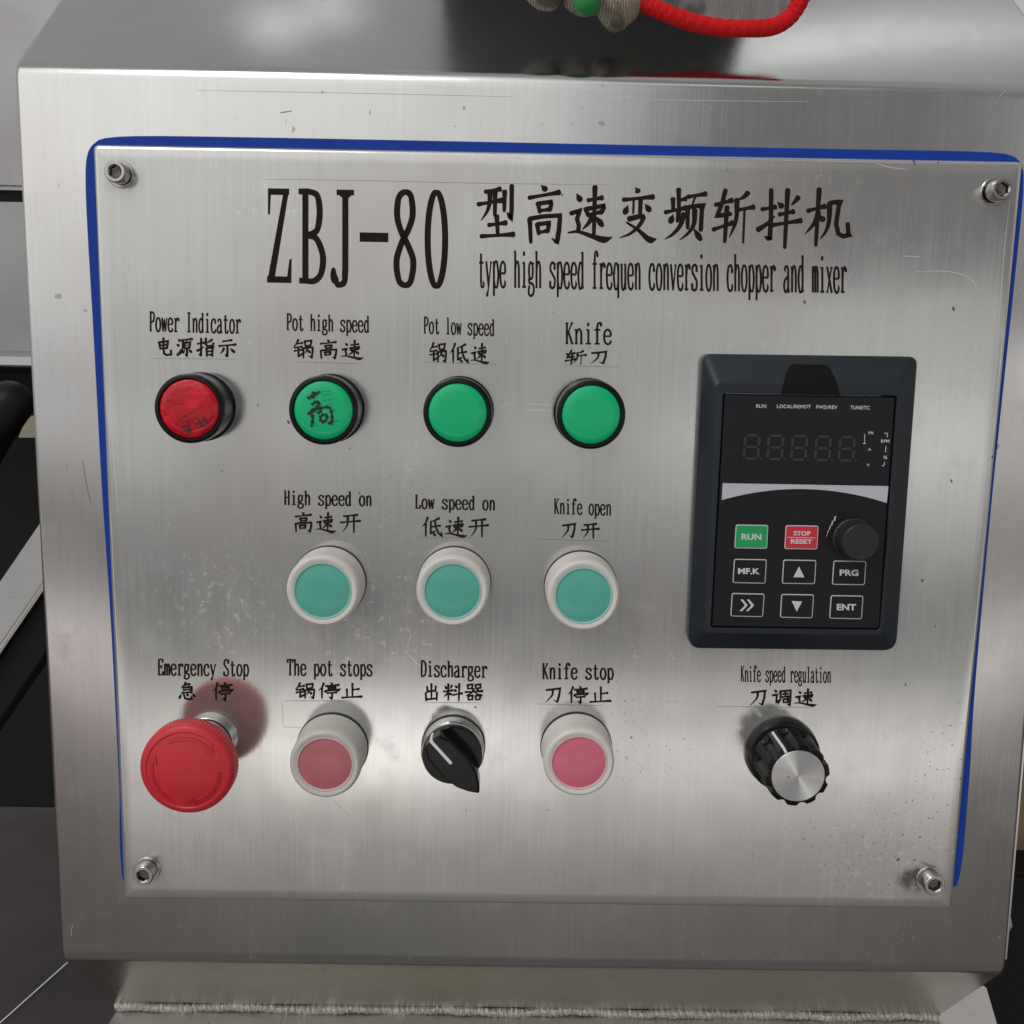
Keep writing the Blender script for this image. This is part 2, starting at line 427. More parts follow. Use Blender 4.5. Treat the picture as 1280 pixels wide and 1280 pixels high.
# condensed roman letters; cell one unit wide, capitals 1.45 tall.  'L' straight, 'C' curved, 'D' dot, 'H' serif
T, X = 1.45, 1.0
def ell(cx, cy, a, b, n=17): return ('C', [(cx + a * math.cos(2 * PI * k / (n - 1) + PI / 2), cy + b * math.sin(2 * PI * k / (n - 1) + PI / 2)) for k in range(n)])
def V(x, y0, y1): return ('L', [(x, y0), (x, y1)])
def Hs(x, y, a=.15, b=.15): return ('H', [(x - a, y), (x + b, y)])
G = {
 'a': [('C', [(.2, .8), (.3, .96), (.5, X), (.66, .9), (.7, .72)]), V(.7, .75, .12), ('C', [(.7, .14), (.75, .02), (.92, .06)]), ('C', [(.7, .6), (.4, .52), (.16, .35), (.15, .14), (.34, 0), (.55, .06), (.7, .2)])],
 'c': [('C', [(.82, .76), (.7, .95), (.5, X), (.25, .87), (.14, .5), (.25, .13), (.52, 0), (.75, .08), (.86, .25)]), ('D', [(.78, .78)])],
 'd': [V(.72, T, 0), ('H', [(.52, T - .06), (.72, T - .02)]), ('C', [(.72, .75), (.56, .98), (.32, .95), (.14, .5), (.3, .05), (.56, .03), (.72, .25)]), ('H', [(.72, .04), (.92, .04)])],
 'e': [('H', [(.16, .55), (.84, .55)]), ('C', [(.84, .55), (.78, .86), (.5, X), (.23, .86), (.14, .5), (.25, .13), (.52, 0), (.75, .08), (.87, .26)])],
 'f': [V(.42, 0, 1.12), ('C', [(.42, 1.1), (.5, 1.38), (.7, 1.46), (.86, 1.36)]), ('D', [(.82, 1.33)]), ('H', [(.12, .98), (.76, .98)]), Hs(.42, .03, .28, .28)],
 'g': [ell(.45, .67, .27, .32, 15), ('H', [(.62, .92), (.92, .97)]), ('C', [(.3, .42), (.18, .3), (.3, .19), (.6, .16), (.84, .02), (.8, -.2), (.5, -.32), (.2, -.25), (.14, -.08), (.3, .1)])],
 'h': [V(.24, 0, T), ('H', [(.05, T - .06), (.24, T - .02)]), ('C', [(.24, .7), (.4, .95), (.6, X), (.74, .82), (.76, .6)]), V(.76, .65, 0), Hs(.24, .03), Hs(.76, .03)],
 'i': [V(.5, 0, X), ('H', [(.25, X - .04), (.5, X - .02)]), Hs(.5, .03, .28, .28), ('D', [(.48, 1.34)])],
 'l': [V(.5, 0, T), ('H', [(.25, T - .05), (.5, T - .02)]), Hs(.5, .03, .28, .28)],
 'm': [V(.16, 0, X), V(.5, 0, .8), V(.84, 0, .8), ('C', [(.16, .75), (.28, .96), (.42, .96), (.5, .75)]), ('C', [(.5, .75), (.62, .96), (.76, .96), (.84, .75)]), ('H', [(.02, X - .03), (.16, X - .03)]), Hs(.16, .03, .1, .1), Hs(.5, .03, .1, .1), Hs(.84, .03, .1, .1)],
 'n': [V(.24, 0, X), ('H', [(.05, X - .04), (.24, X - .02)]), ('C', [(.24, .68), (.4, .95), (.6, X), (.74, .82), (.76, .6)]), V(.76, .65, 0), Hs(.24, .03), Hs(.76, .03)],
 'o': [ell(.5, .5, .35, .5)],
 'p': [V(.24, -.33, X), ('H', [(.05, X - .04), (.24, X - .02)]), ('C', [(.24, .75), (.42, .98), (.68, .95), (.86, .5), (.7, .05), (.42, .03), (.24, .25)]), Hs(.24, -.31)],
 'q': [V(.76, -.33, X), ('C', [(.76, .75), (.58, .98), (.32, .95), (.14, .5), (.3, .05), (.58, .03), (.76, .25)]), Hs(.76, -.31)],
 'r': [V(.34, 0, X), ('H', [(.1, X - .04), (.34, X - .02)]), ('C', [(.34, .6), (.45, .86), (.63, X), (.86, .95)]), ('D', [(.82, .9)]), Hs(.34, .03, .24, .28)],
 's': [('C', [(.78, .78), (.7, .95), (.48, X), (.25, .9), (.22, .72), (.5, .54), (.8, .35), (.76, .1), (.5, 0), (.27, .05), (.16, .25)]), ('L', [(.8, .98), (.8, .72)]), ('L', [(.16, .02), (.16, .28)])],
 't': [V(.42, 1.32, .2), ('C', [(.42, .22), (.5, .03), (.7, .02), (.86, .2)]), ('H', [(.14, .96), (.8, .96)])],
 'u': [V(.24, X, .25), ('C', [(.24, .28), (.32, .04), (.52, .0), (.74, .25)]), V(.75, X, 0), ('H', [(.05, X - .03), (.24, X - .03)]), ('H', [(.56, X - .03), (.75, X - .03)]), ('H', [(.75, .03), (.94, .03)])],
 'v': [('L', [(.16, X), (.5, 0)]), ('T', [(.5, 0), (.84, X)]), Hs(.16, X - .03, .12, .16), Hs(.84, X - .03, .16, .12)],
 'w': [('L', [(.12, X), (.3, 0)]), ('T', [(.3, 0), (.5, .92)]), ('L', [(.5, .92), (.7, 0)]), ('T', [(.7, 0), (.9, X)]), Hs(.12, X - .03, .1, .12), Hs(.9, X - .03, .12, .1)],
 'x': [('L', [(.18, X), (.82, 0)]), ('T', [(.8, X), (.2, 0)]), Hs(.2, X - .03), Hs(.8, X - .03), Hs(.2, .03), Hs(.8, .03)],
 'y': [('L', [(.16, X), (.5, .04)]), ('T', [(.84, X), (.5, .04), (.38, -.24)]), ('C', [(.4, -.2), (.28, -.32), (.14, -.27)]), Hs(.16, X - .03, .12, .16), Hs(.84, X - .03, .16, .12)],
 'D': [V(.24, 0, T), ('C', [(.14, T - .04), (.45, T - .02), (.72, 1.28), (.85, .95), (.85, .5), (.72, .17), (.45, .02), (.14, .04)])],
 'E': [V(.26, 0, T), ('H', [(.1, T - .04), (.84, T - .04)]), ('L', [(.82, T), (.82, 1.12)]), ('H', [(.26, .75), (.64, .75)]), ('L', [(.62, .9), (.62, .6)]), ('H', [(.1, .04), (.88, .04)]), ('L', [(.86, 0), (.86, .36)])],
 'H': [V(.24, 0, T), V(.76, 0, T), ('H', [(.24, .75), (.76, .75)])] + [Hs(a, b) for a in (.24, .76) for b in (.04, T - .04)],
 'I': [V(.5, 0, T), Hs(.5, .04, .27, .27), Hs(.5, T - .04, .27, .27)],
 'K': [V(.26, 0, T), ('T', [(.8, T), (.28, .6)]), ('L', [(.42, .82), (.82, 0)]), Hs(.26, .04), Hs(.26, T - .04), Hs(.78, T - .04), Hs(.82, .04)],
 'L': [V(.3, 0, T), Hs(.3, T - .04, .18, .2), ('H', [(.12, .04), (.86, .04)]), ('L', [(.84, 0), (.84, .38)])],
 'P': [V(.28, 0, T), ('C', [(.12, T - .04), (.5, T - .03), (.76, 1.32), (.84, 1.08), (.76, .82), (.5, .7), (.28, .7)]), Hs(.28, .04, .18, .22)],
 'S': [('C', [(.8, 1.15), (.72, 1.37), (.5, T), (.26, 1.33), (.2, 1.08), (.34, .86), (.64, .62), (.82, .38), (.74, .1), (.5, 0), (.28, .06), (.16, .34)]), ('L', [(.82, 1.44), (.82, 1.08)]), ('L', [(.16, .01), (.16, .4)])],
 'T': [V(.5, 0, T), ('H', [(.1, T - .04), (.9, T - .04)]), ('L', [(.11, T), (.11, 1.12)]), ('L', [(.89, T), (.89, 1.12)]), Hs(.5, .04, .2, .2)],
 'Z': [('F', [(.10, T), (.20, T), (.165, T - .40), (.10, T - .40)]), ('F', [(.10, T), (.78, T), (.78, T - .10), (.10, T - .10)]), ('F', [(.60, T - .05), (.785, T - .0), (.30, .02), (.07, 0)]), ('F', [(.07, 0), (.85, 0), (.85, .10), (.07, .10)]), ('F', [(.70, .05), (.85, 0), (.86, .37), (.79, .37)])],
 'B': [V(.30, 0, T), ('C', [(.08, T - .04), (.16, T - .04), (.42, T - .04), (.68, 1.34), (.76, 1.08), (.66, .82), (.36, .74), (.28, .74)]), ('C', [(.36, .74), (.66, .68), (.86, .42), (.80, .16), (.58, .04), (.30, .04), (.10, .04)]), ('F', [(.08, T), (.32, T), (.24, T - .13)]), ('F', [(.10, 0), (.32, 0), (.24, .13)])],
 'J': [('L', [(.58, T - .06), (.58, .2)]), ('C', [(.58, .24), (.54, .04), (.36, -.01), (.24, .1)]), ('E', [(.20, .13), .095, .135]), ('F', [(.30, T), (.86, T), (.86, T - .085), (.30, T - .085)]), ('F', [(.36, T - .08), (.80, T - .08), (.62, T - .15), (.54, T - .15)])],
 '-': [('F', [(.04, .80), (.96, .80), (.96, .655), (.04, .655)])],
 '8': [('C', [(.50, 1.43), (.30, 1.34), (.24, 1.08), (.36, .84), (.60, .60), (.76, .36), (.68, .08), (.50, 0), (.30, .08), (.22, .36), (.38, .64), (.62, .88), (.74, 1.1), (.68, 1.36), (.50, 1.43)])],
 '0': [ell(.5, .715, .28, .715, 21)],
}
def latin(bm, text, x0, x1, y0, y1, cap, wv=.17, wh=.10, h=6e-5, o=(0, 0, 0), fit=True):
    """text from pixel (x0, y0) to (x1, y1) along its baseline, capitals cap pixels tall"""
    n = len(text)
    def place(cx, cy, lay):
        t = cx / n; px = x0 + (x1 - x0) * t; py = y0 + (y1 - y0) * t - cy / T * cap
        return W(px, py, h + lay) - Vector(o)
    for i, ch in enumerate(text):
        for st in G.get(ch, ()):
            k, pts = st[0], st[1]
            mf = lambda a, b, l, i=i: place(i + a, b, l)
            if k == 'F':
                STEP[0] += 1; l = (STEP[0] % 40) * 1.2e-6
                bm.faces.new([bm.verts.new(mf(a, b, l)) for a, b in pts]); continue
            if k == 'E': blob(bm, pts, st[1][1] if False else .095, .135, mf) if False else None
            if k == 'E': continue
            if k == 'D': blob(bm, pts[0], wv * .62, wh * .95, mf); continue
            P = spline(pts, 7) if k == 'C' else [Vector(p) for p in pts]
            ws = []
            for j in range(len(P)):
                d = P[min(j + 1, len(P) - 1)] - P[max(j - 1, 0)]
                if j in (0, len(P) - 1) and (P[0] - P[-1]).length < 1e-6: d = P[1] - P[-2]
                d = d.normalized() if d.length else Vector((1, 0))
                w = wh + (wv - wh) * abs(d.y) ** 1.5
                if k == 'T': w = wv * .62
                if k == 'H': w = wh * .85
                ws.append(w / 2)
            ribbon(bm, P, ws, mf)
# brush-written characters: strokes (kind, points) in a box of 100, y down
def sq(x0, y0, x1, y1): return [('s', [(x0, y0), (x0 + 2, y1)]), ('z', [(x0, y0 + 1), (x1, y0 - 3), (x1 - 2, y1 - 2)]), ('h', [(x0 + 2, y1), (x1 - 2, y1 - 3)])]
def norm(zx0, zy0, zx1, zy1, st):
    return [(k, [((x - zx0) / (zx1 - zx0) * 100, (y - zy0) / (zy1 - zy0) * 100) for x, y in p]) for k, p in st]
K = {
 '型': norm(40, 30, 285, 385, [('h', [(90, 78), (190, 60)]), ('h', [(42, 162), (200, 135)]), ('p', [(120, 72), (118, 150), (100, 210), (60, 270)]), ('s', [(155, 70), (152, 235)]), ('s', [(218, 75), (215, 205)]), ('k', [(265, 38), (264, 200), (258, 252), (232, 215)]), ('h', [(112, 300), (228, 285)]), ('s', [(165, 240), (172, 365)]), ('h', [(62, 375), (280, 362)])]),
 '高': norm(375, 35, 600, 430, [('d', [(468, 42), (500, 72)]), ('h', [(382, 118), (585, 82)]), ('s', [(440, 155), (452, 215)]), ('z', [(440, 158), (530, 145), (522, 195)]), ('h', [(450, 205), (520, 195)]), ('s', [(385, 260), (392, 415)]), ('k', [(385, 258), (470, 243), (588, 236), (580, 330), (566, 420), (530, 385)]), ('s', [(435, 295), (445, 360)]), ('z', [(437, 295), (515, 285), (505, 340)]), ('h', [(445, 350), (505, 338)])]),
 '速': norm(645, 40, 935, 410, [('d', [(703, 100), (728, 145)]), ('z', [(660, 222), (718, 205), (700, 260), (712, 300), (708, 345)]), ('n', [(648, 350), (710, 345), (800, 375), (880, 398), (935, 380)]), ('h', [(775, 135), (870, 118)]), ('s', [(820, 45), (812, 375)]), ('s', [(760, 195), (775, 240)]), ('z', [(755, 195), (885, 170), (865, 215)]), ('h', [(775, 232), (865, 212)]), ('p', [(805, 240), (775, 290), (735, 330)]), ('d', [(830, 250), (875, 312)])]),
 '变': norm(980, 50, 1230, 410, [('d', [(1095, 58), (1115, 85)]), ('h', [(1010, 132), (1210, 112)]), ('t', [(1078, 130), (1075, 220)]), ('s', [(1125, 120), (1120, 235)]), ('d', [(1036, 178), (1015, 230)]), ('d', [(1160, 168), (1190, 212)]), ('p', [(1045, 260), (1140, 243), (1110, 310), (1050, 360), (985, 385)]), ('n', [(1035, 285), (1110, 335), (1180, 396), (1230, 395)])]),
 '频': norm(5, 60, 285, 410, [('s', [(98, 62), (100, 190)]), ('h', [(100, 135), (145, 125)]), ('s', [(60, 125), (62, 205)]), ('h', [(10, 215), (150, 185)]), ('s', [(98, 205), (90, 275)]), ('d', [(58, 238), (40, 290)]), ('p', [(132, 225), (110, 300), (60, 360), (5, 395)]), ('h', [(160, 112), (280, 92)]), ('t', [(208, 112), (192, 158)]), ('s', [(158, 185), (158, 320)]), ('z', [(160, 182), (255, 167), (245, 335)]), ('p', [(205, 200), (200, 290), (165, 350), (105, 400)]), ('d', [(205, 335), (250, 405)])]),
 '斩': norm(325, 60, 600, 415, [('h', [(345, 165), (455, 135)]), ('z', [(410, 68), (392, 140), (355, 240), (445, 225)]), ('h', [(330, 330), (460, 285)]), ('s', [(420, 180), (405, 412)]), ('p', [(560, 85), (530, 115), (495, 130)]), ('p', [(487, 130), (480, 270), (435, 385)]), ('h', [(490, 200), (600, 180)]), ('t', [(537, 190), (528, 415)])]),
 '拌': norm(625, 60, 915, 450, [('h', [(655, 195), (745, 180)]), ('k', [(715, 65), (713, 250), (705, 395), (668, 375)]), ('p', [(625, 332), (690, 290), (740, 240)]), ('d', [(765, 155), (795, 185)]), ('p', [(895, 115), (875, 142), (848, 168)]), ('h', [(770, 230), (865, 210)]), ('h', [(725, 300), (915, 270)]), ('s', [(825, 65), (805, 450)])]),
 '机': norm(935, 55, 1235, 435, [('h', [(960, 205), (1075, 175)]), ('s', [(1035, 60), (1012, 435)]), ('p', [(1030, 215), (1000, 290), (940, 360)]), ('d', [(1045, 240), (1066, 278)]), ('p', [(1105, 155), (1100, 270), (1080, 340), (1040, 395)]), ('z', [(1105, 155), (1170, 142), (1148, 290), (1162, 358), (1195, 376), (1230, 368), (1225, 290)])]),
 '电': [('s', [(20, 25), (27, 62)]), ('z', [(20, 27), (74, 20), (67, 58)]), ('h', [(28, 43), (68, 38)]), ('h', [(28, 60), (66, 56)]), ('z', [(46, 4), (46, 60), (50, 85), (65, 93), (92, 90), (91, 68)])],
 '源': [('d', [(15, 10), (26, 22)]), ('d', [(6, 36), (20, 46)]), ('p', [(8, 92), (20, 78), (28, 60)]), ('h', [(34, 14), (94, 8)]), ('p', [(40, 14), (38, 55), (22, 94)]), ('t', [(64, 14), (56, 26)]), ('s', [(48, 28), (50, 58)]), ('z', [(48, 29), (82, 25), (78, 55)]), ('t', [(50, 42), (77, 39)]), ('h', [(50, 56), (77, 53)]), ('k', [(64, 58), (64, 80), (62, 94), (52, 86)]), ('d', [(48, 66), (36, 84)]), ('d', [(76, 64), (92, 80)])],
 '指': [('h', [(4, 32), (40, 26)]), ('k', [(24, 4), (24, 60), (22, 94), (10, 84)]), ('p', [(2, 68), (22, 58), (42, 46)]), ('p', [(84, 10), (68, 21), (50, 28)]), ('z', [(50, 4), (50, 36), (60, 44), (88, 42), (92, 28)]), ('s', [(54, 54), (56, 97)]), ('z', [(54, 55), (88, 51), (85, 97)]), ('h', [(56, 72), (84, 70)]), ('h', [(56, 90), (84, 88)])],
 '示': [('h', [(25, 18), (74, 11)]), ('h', [(3, 42), (97, 34)]), ('k', [(50, 40), (50, 70), (48, 95), (34, 85)]), ('p', [(30, 54), (24, 68), (10, 82)]), ('d', [(68, 56), (92, 78)])],
 '锅': [('p', [(24, 2), (16, 22), (1, 42)]), ('h', [(18, 24), (44, 19)]), ('h', [(8, 44), (42, 39)]), ('h', [(6, 61), (44, 55)]), ('z', [(25, 42), (25, 90), (46, 74)]), ('s', [(54, 10), (57, 36)]), ('z', [(54, 11), (86, 7), (81, 34)]), ('h', [(57, 35), (80, 32)]), ('s', [(48, 47), (48, 96)]), ('k', [(48, 47), (92, 42), (90, 70), (86, 96), (72, 86)]), ('p', [(68, 36), (64, 58), (53, 74)]), ('d', [(68, 57), (81, 72)])],
 '低': [('p', [(30, 3), (20, 28), (2, 52)]), ('s', [(20, 34), (20, 96)]), ('p', [(84, 7), (64, 18), (42, 24)]), ('z', [(44, 24), (44, 85), (64, 72)]), ('h', [(44, 51), (90, 44)]), ('k', [(64, 18), (68, 50), (80, 80), (96, 94), (96, 72)]), ('d', [(56, 84), (69, 96)])],
 '刀': [('k', [(12, 22), (60, 16), (88, 12), (84, 50), (72, 94), (50, 80)]), ('p', [(48, 20), (42, 55), (5, 96)])],
 '开': [('h', [(16, 17), (84, 10)]), ('h', [(2, 48), (98, 40)]), ('p', [(36, 17), (34, 60), (10, 96)]), ('s', [(66, 13), (66, 98)])],
 '急': [('p', [(42, 1), (34, 16), (16, 28)]), ('p', [(36, 14), (66, 9), (52, 26)]), ('z', [(26, 30), (78, 25), (75, 56)]), ('h', [(30, 43), (74, 39)]), ('h', [(22, 58), (75, 54)]), ('d', [(16, 68), (6, 92)]), ('k', [(32, 66), (38, 88), (62, 95), (76, 92), (74, 74)]), ('d', [(48, 62), (57, 77)]), ('d', [(80, 64), (96, 82)])],
 '停': [('p', [(26, 3), (18, 28), (1, 50)]), ('s', [(18, 34), (18, 97)]), ('d', [(58, 1), (67, 11)]), ('h', [(34, 20), (96, 13)])] + sq(46, 27, 81, 40) + [('d', [(36, 47), (31, 62)]), ('k', [(34, 50), (80, 45), (97, 43), (86, 58)]), ('h', [(42, 65), (85, 60)]), ('k', [(64, 62), (64, 85), (62, 97), (48, 88)])],
 '止': [('s', [(52, 5), (52, 88)]), ('h', [(52, 44), (84, 39)]), ('s', [(25, 40), (27, 88)]), ('h', [(2, 93), (98, 86)])],
 '出': [('s', [(50, 2), (50, 88)]), ('z', [(21, 18), (23, 46), (78, 41)]), ('s', [(79, 16), (77, 46)]), ('z', [(11, 55), (14, 93), (86, 86)]), ('s', [(87, 52), (86, 97)])],
 '料': [('d', [(9, 15), (19, 33)]), ('p', [(44, 11), (40, 22), (33, 32)]), ('h', [(2, 46), (49, 40)]), ('s', [(26, 3), (26, 96)]), ('p', [(25, 48), (16, 64), (2, 78)]), ('d', [(30, 54), (43, 67)]), ('d', [(60, 13), (74, 25)]), ('d', [(55, 36), (69, 47)]), ('h', [(49, 67), (98, 56)]), ('s', [(82, 2), (80, 99)])],
 '器': sq(15, 8, 42, 30) + sq(58, 7, 86, 28) + [('h', [(3, 50), (97, 44)]), ('p', [(48, 32), (38, 52), (4, 72)]), ('n', [(52, 50), (68, 61), (84, 69), (98, 69)]), ('d', [(66, 34), (75, 42)])] + sq(18, 72, 43, 95) + sq(58, 71, 84, 94),
 '调': [('d', [(13, 7), (25, 21)]), ('z', [(3, 39), (24, 34), (22, 82), (38, 66)]), ('p', [(42, 14), (42, 60), (29, 95)]), ('k', [(42, 15), (94, 9), (92, 60), (88, 97), (74, 87)]), ('h', [(54, 32), (82, 29)]), ('s', [(67, 20), (67, 46)]), ('h', [(51, 48), (84, 45)])] + sq(56, 61, 81, 80),
}
PROF = {'h': [1.0, .72, .70, .85, 1.25], 's': [1.15, .95, .9, .9, .75], 'p': [1.2, 1.0, .85, .6, .22], 'n': [.45, .7, 1.0, 1.5, .25], 'd': [.45, 1.0, 1.4, 1.2, .6],
        'z': [1.0, .95, .95, .95, .95], 'k': [1.0, .95, 1.0, 1.1, .2], 't': [.55, .5, .5, .5, .45]}
def hanzi(bm, ch, x0, y0, x1, y1, wt, h=6e-5, o=(0, 0, 0), tilt=0.0, mapper=None):
    """character in the pixel box; wt = brush width in pixels"""
    def place(a, b, lay):
        if mapper: return mapper(a, b, lay)
        return W(a, b, h + lay) - Vector(o)
    for k, pts in K[ch]:
        P = [Vector((x0 + (x1 - x0) * a / 100, y0 + (y1 - y0) * b / 100 + tilt * (x1 - x0) * a / 100)) for a, b in pts]
        prof = PROF[k]
        if k in 'pn' and len(P) > 2: Q = spline(P, 6)
        else:      # straight pieces, corners softened
            Q = []
            for a, b in zip(P, P[1:]): Q += [a.lerp(b, t / 5) for t in range(5)]
            Q.append(P[-1])
        n = len(Q) - 1; ws = []
        for j in range(n + 1):
            t = j / n * 4; i = min(3, int(t)); ws.append((prof[i] + (prof[i + 1] - prof[i]) * (t - i)) * wt / 2)
        # round-cornered beginnings
        d = (Q[0] - Q[1]).normalized(); Q.insert(0, Q[0] + d * wt * .35); ws.insert(0, ws[0] * .55)
        if k in 'hszt': d = (Q[-1] - Q[-2]).normalized(); Q.append(Q[-1] + d * wt * .3); ws.append(ws[-1] * .5)
        ribbon(bm, Q, ws, place)
def mesh_text(s, bold=.03):
    """built-in sans lettering as (verts, faces), fitted to the unit square"""
    cu = bpy.data.curves.new('lettering', 'FONT'); cu.body = s; cu.offset = bold; cu.resolution_u = 3
    t = bpy.data.objects.new('lettering', cu); col.objects.link(t)
    dg = bpy.context.evaluated_depsgraph_get(); me = bpy.data.meshes.new_from_object(t.evaluated_get(dg))
    vs = [v.co.copy() for v in me.vertices]; fs = [list(p.vertices) for p in me.polygons]
    bpy.data.objects.remove(t); bpy.data.curves.remove(cu); bpy.data.meshes.remove(me)
    ax, bx = min(v.x for v in vs), max(v.x for v in vs); ay, by = min(v.y for v in vs), max(v.y for v in vs)
    return [((v.x - ax) / (bx - ax), (v.y - ay) / (by - ay)) for v in vs], fs

# ================================================================== THE MACHINE CABINET
CY = 0.0052                                   # face of the cabinet, behind plate and gasket
tl, tr, bl, br = (W(*p, -CY) for p in ((17, 88), (1353, 108), (76, 1203), (1258, 1210)))
zt, zb = (tl.z + tr.z) / 2, (bl.z + br.z) / 2
cab = empty('machine_cabinet', (0, .25, zb - .066), 'brushed stainless steel machine cabinet with sloping top and bottom behind the button panel', 'machine')
def fillet(pts, r, seg=6):
    out = [pts[0]]
    for i in range(1, len(pts) - 1):
        p0, p, p1 = Vector(pts[i - 1]), Vector(pts[i]), Vector(pts[i + 1])
        a = p + (p0 - p).normalized() * r; b = p + (p1 - p).normalized() * r
        for k in range(seg + 1):
            t = k / seg; out.append(tuple(a * (1 - t) ** 2 + p * 2 * t * (1 - t) + b * t * t))
    return out + [pts[-1]]
SL = Vector((0, .064, .056)).normalized()       # direction up the sloping top
def build_body():
    bm = bmesh.new(); o = WL[cab]
    prof = [(.62, zt + .078), (CY + .092, zt + .0805), (CY, zt), (CY, zb), (CY + .058, zb - .064), (.62, zb - .066)]
    P = fillet(prof, .0045)
    def xs(z):
        t = (z - zb) / (zt - zb); t = max(0, min(1, t))
        return bl.x + (tl.x - bl.x) * t, br.x + (tr.x - br.x) * t
    NX = 2; rows = []
    for y, z in P:
        a, b = xs(z); e = .0022
        row = []
        for x, dy in ((a, e), (a + e * .3, e * .3), (a + e, 0), (b - e, 0), (b - e * .3, e * .3), (b, e)):
            row.append(bm.verts.new((x - o.x, y + (dy if y < .3 else 0) - o.y, z - o.z)))
        rows.append(row)
    for i, (A, B) in enumerate(zip(rows, rows[1:])):
        for k in range(5):
            f = bm.faces.new((A[k], A[k + 1], B[k + 1], B[k]))
            zz = (P[i][1] + P[i + 1][1]) / 2
            f.material_index = 1 if (zz > zt - .0001) else (2 if zz < zb - .001 else 0)
    bm.faces.new([r[0] for r in rows]); bm.faces.new([r[-1] for r in rows][::-1])
    rr = random.Random(11)
    L = [([(245, 113), (420, 116), (640, 121)], .5, 3), ([(800, 124), (900, 126), (1010, 127)], .5, 4), ([(640, 120), (800, 121)], .4, 4), ([(350, 141), (357, 140), (365, 138.5)], 1.6, 3), ([(103, 575), (108, 605), (114, 632)], 1.2, 3), ([(83, 838), (86, 832)], 1.0, 4)]
    for _ in range(16):
        side = rr.random()
        if side < .4: x, y = rr.uniform(40, 1270), rr.uniform(112, 160)
        elif side < .7: y = rr.uniform(200, 1150); x = 30 + y * .045 + rr.uniform(0, 60)
        else: x, y = rr.uniform(90, 1240), rr.uniform(1145, 1195)
        a = rr.gauss(PI / 2, .5); l = rr.uniform(2, 16); L.append(([(x, y), (x + l * math.cos(a), y + l * math.sin(a))], rr.uniform(.35, .7), rr.choice((3, 4))))
    for p, w, mi in L:
        P_ = spline(p, 6); m = len(P_); f0 = len(bm.faces)
        ribbon(bm, P_, [w / 2 * (.4 + .6 * math.sin(PI * (i + .3) / (m - .4)) ** .5) for i in range(m)], lambda a, b, l: W(a, b, -CY + 2.5e-5 + l * .3) - o)
        bm.faces.ensure_lookup_table()
        for i in range(f0, len(bm.faces)): bm.faces[i].material_index = mi
    return obj('body', bm, ['brushed_cabinet_steel', 'polished_top_steel', 'skirt_steel', 'engraved_line', 'scratch_mark'], cab, o, angle=50)
build_body()
def build_unseen_hood():
    # unseen, added behind the slope and shaped for its dark reflection there
    o = WL[cab]; fx = W(630, 448).x; y0 = CY + .104; zc = zt + .0798; bm = bmesh.new()
    pts = [(fx - .036, 0), (fx + .135, 0), (fx + .160, .15), (fx + .24, .60), (fx - .085, .60)]
    A = [bm.verts.new((x - o.x, y0 - o.y, zc + z - o.z)) for x, z in pts]; B = [bm.verts.new((x - o.x, y0 + .22 - o.y, zc + z - o.z)) for x, z in pts]
    bm.faces.new(A); bm.faces.new(B[::-1])
    for k in range(5): bm.faces.new((A[k], A[(k + 1) % 5], B[(k + 1) % 5], B[k]))
    bmesh.ops.bevel(bm, geom=bm.edges[:], offset=.006, segments=3, affect='EDGES')
    obj('unseen_hood', bm, 'hood_plastic', cab, o)
build_unseen_hood()
# weld bead at the foot of the skirt
zw = zb - .066
def foot(px, py): return onplane(px, py, Vector((0, 0, zw)), Vector((0, 0, 1)))
def build_weld():
    bm = bmesh.new(); o = WL[cab]
    a, b = Vector((bl.x + .002, CY + .0575, zw + .001)), Vector((br.x - .002, CY + .0575, zw + .001))
    n = 1000; rg = random.Random(3); wob = [rg.random() for _ in range(n + 1)]
    pts = [a.lerp(b, i / n) + Vector((0, -.0006 * math.sin(i * .031) - .0003 * math.sin(i * .17), .0005 * math.sin(i * .047 + 1))) - o for i in range(n + 1)]
    tube(bm, pts, lambda i, t: .0025 * (1 + .06 * math.sin(i * .9 + 1.6 * math.cos(t) + 2.5 * math.sin(i * .05)) + .12 * math.sin(i * .083 + 2 * math.sin(i * .013)) + .13 * (wob[(i + int(t * 7)) % n] - .5) + .26 * (rg.random() - .5)), 12)
    obj('weld_bead', bm, 'weld_metal', cab, o)
build_weld()
def build_foot_plate():
    bm = bmesh.new(); o = WL[cab]
    x0 = bl.x - .002; xr = foot(1233, 1229); xr2 = foot(1248, 1280); x1 = xr.x; x2 = xr2.x + (xr2.x - xr.x) * .8
    y1 = xr.y; y2 = xr2.y + (xr2.y - xr.y) * .8
    pts = [(x0 + .004, y1 + .02), (x1, y1), (x2, y2), (x0 + .004, y2)]
    lo = [bm.verts.new((x - o.x, y - o.y, zw - .012 - o.z)) for x, y in pts]; hi = [bm.verts.new((x - o.x, y - o.y, zw - .0012 - o.z)) for x, y in pts]
    bm.faces.new(hi); bm.faces.new(lo[::-1])
    for k in range(4): bm.faces.new((lo[k], lo[(k + 1) % 4], hi[(k + 1) % 4], hi[k]))
    bmesh.ops.bevel(bm, geom=[e for e in bm.edges], offset=.001, segments=2, affect='EDGES')
    obj('foot_plate', bm, 'ground_plate_steel', cab, o)
build_foot_plate()
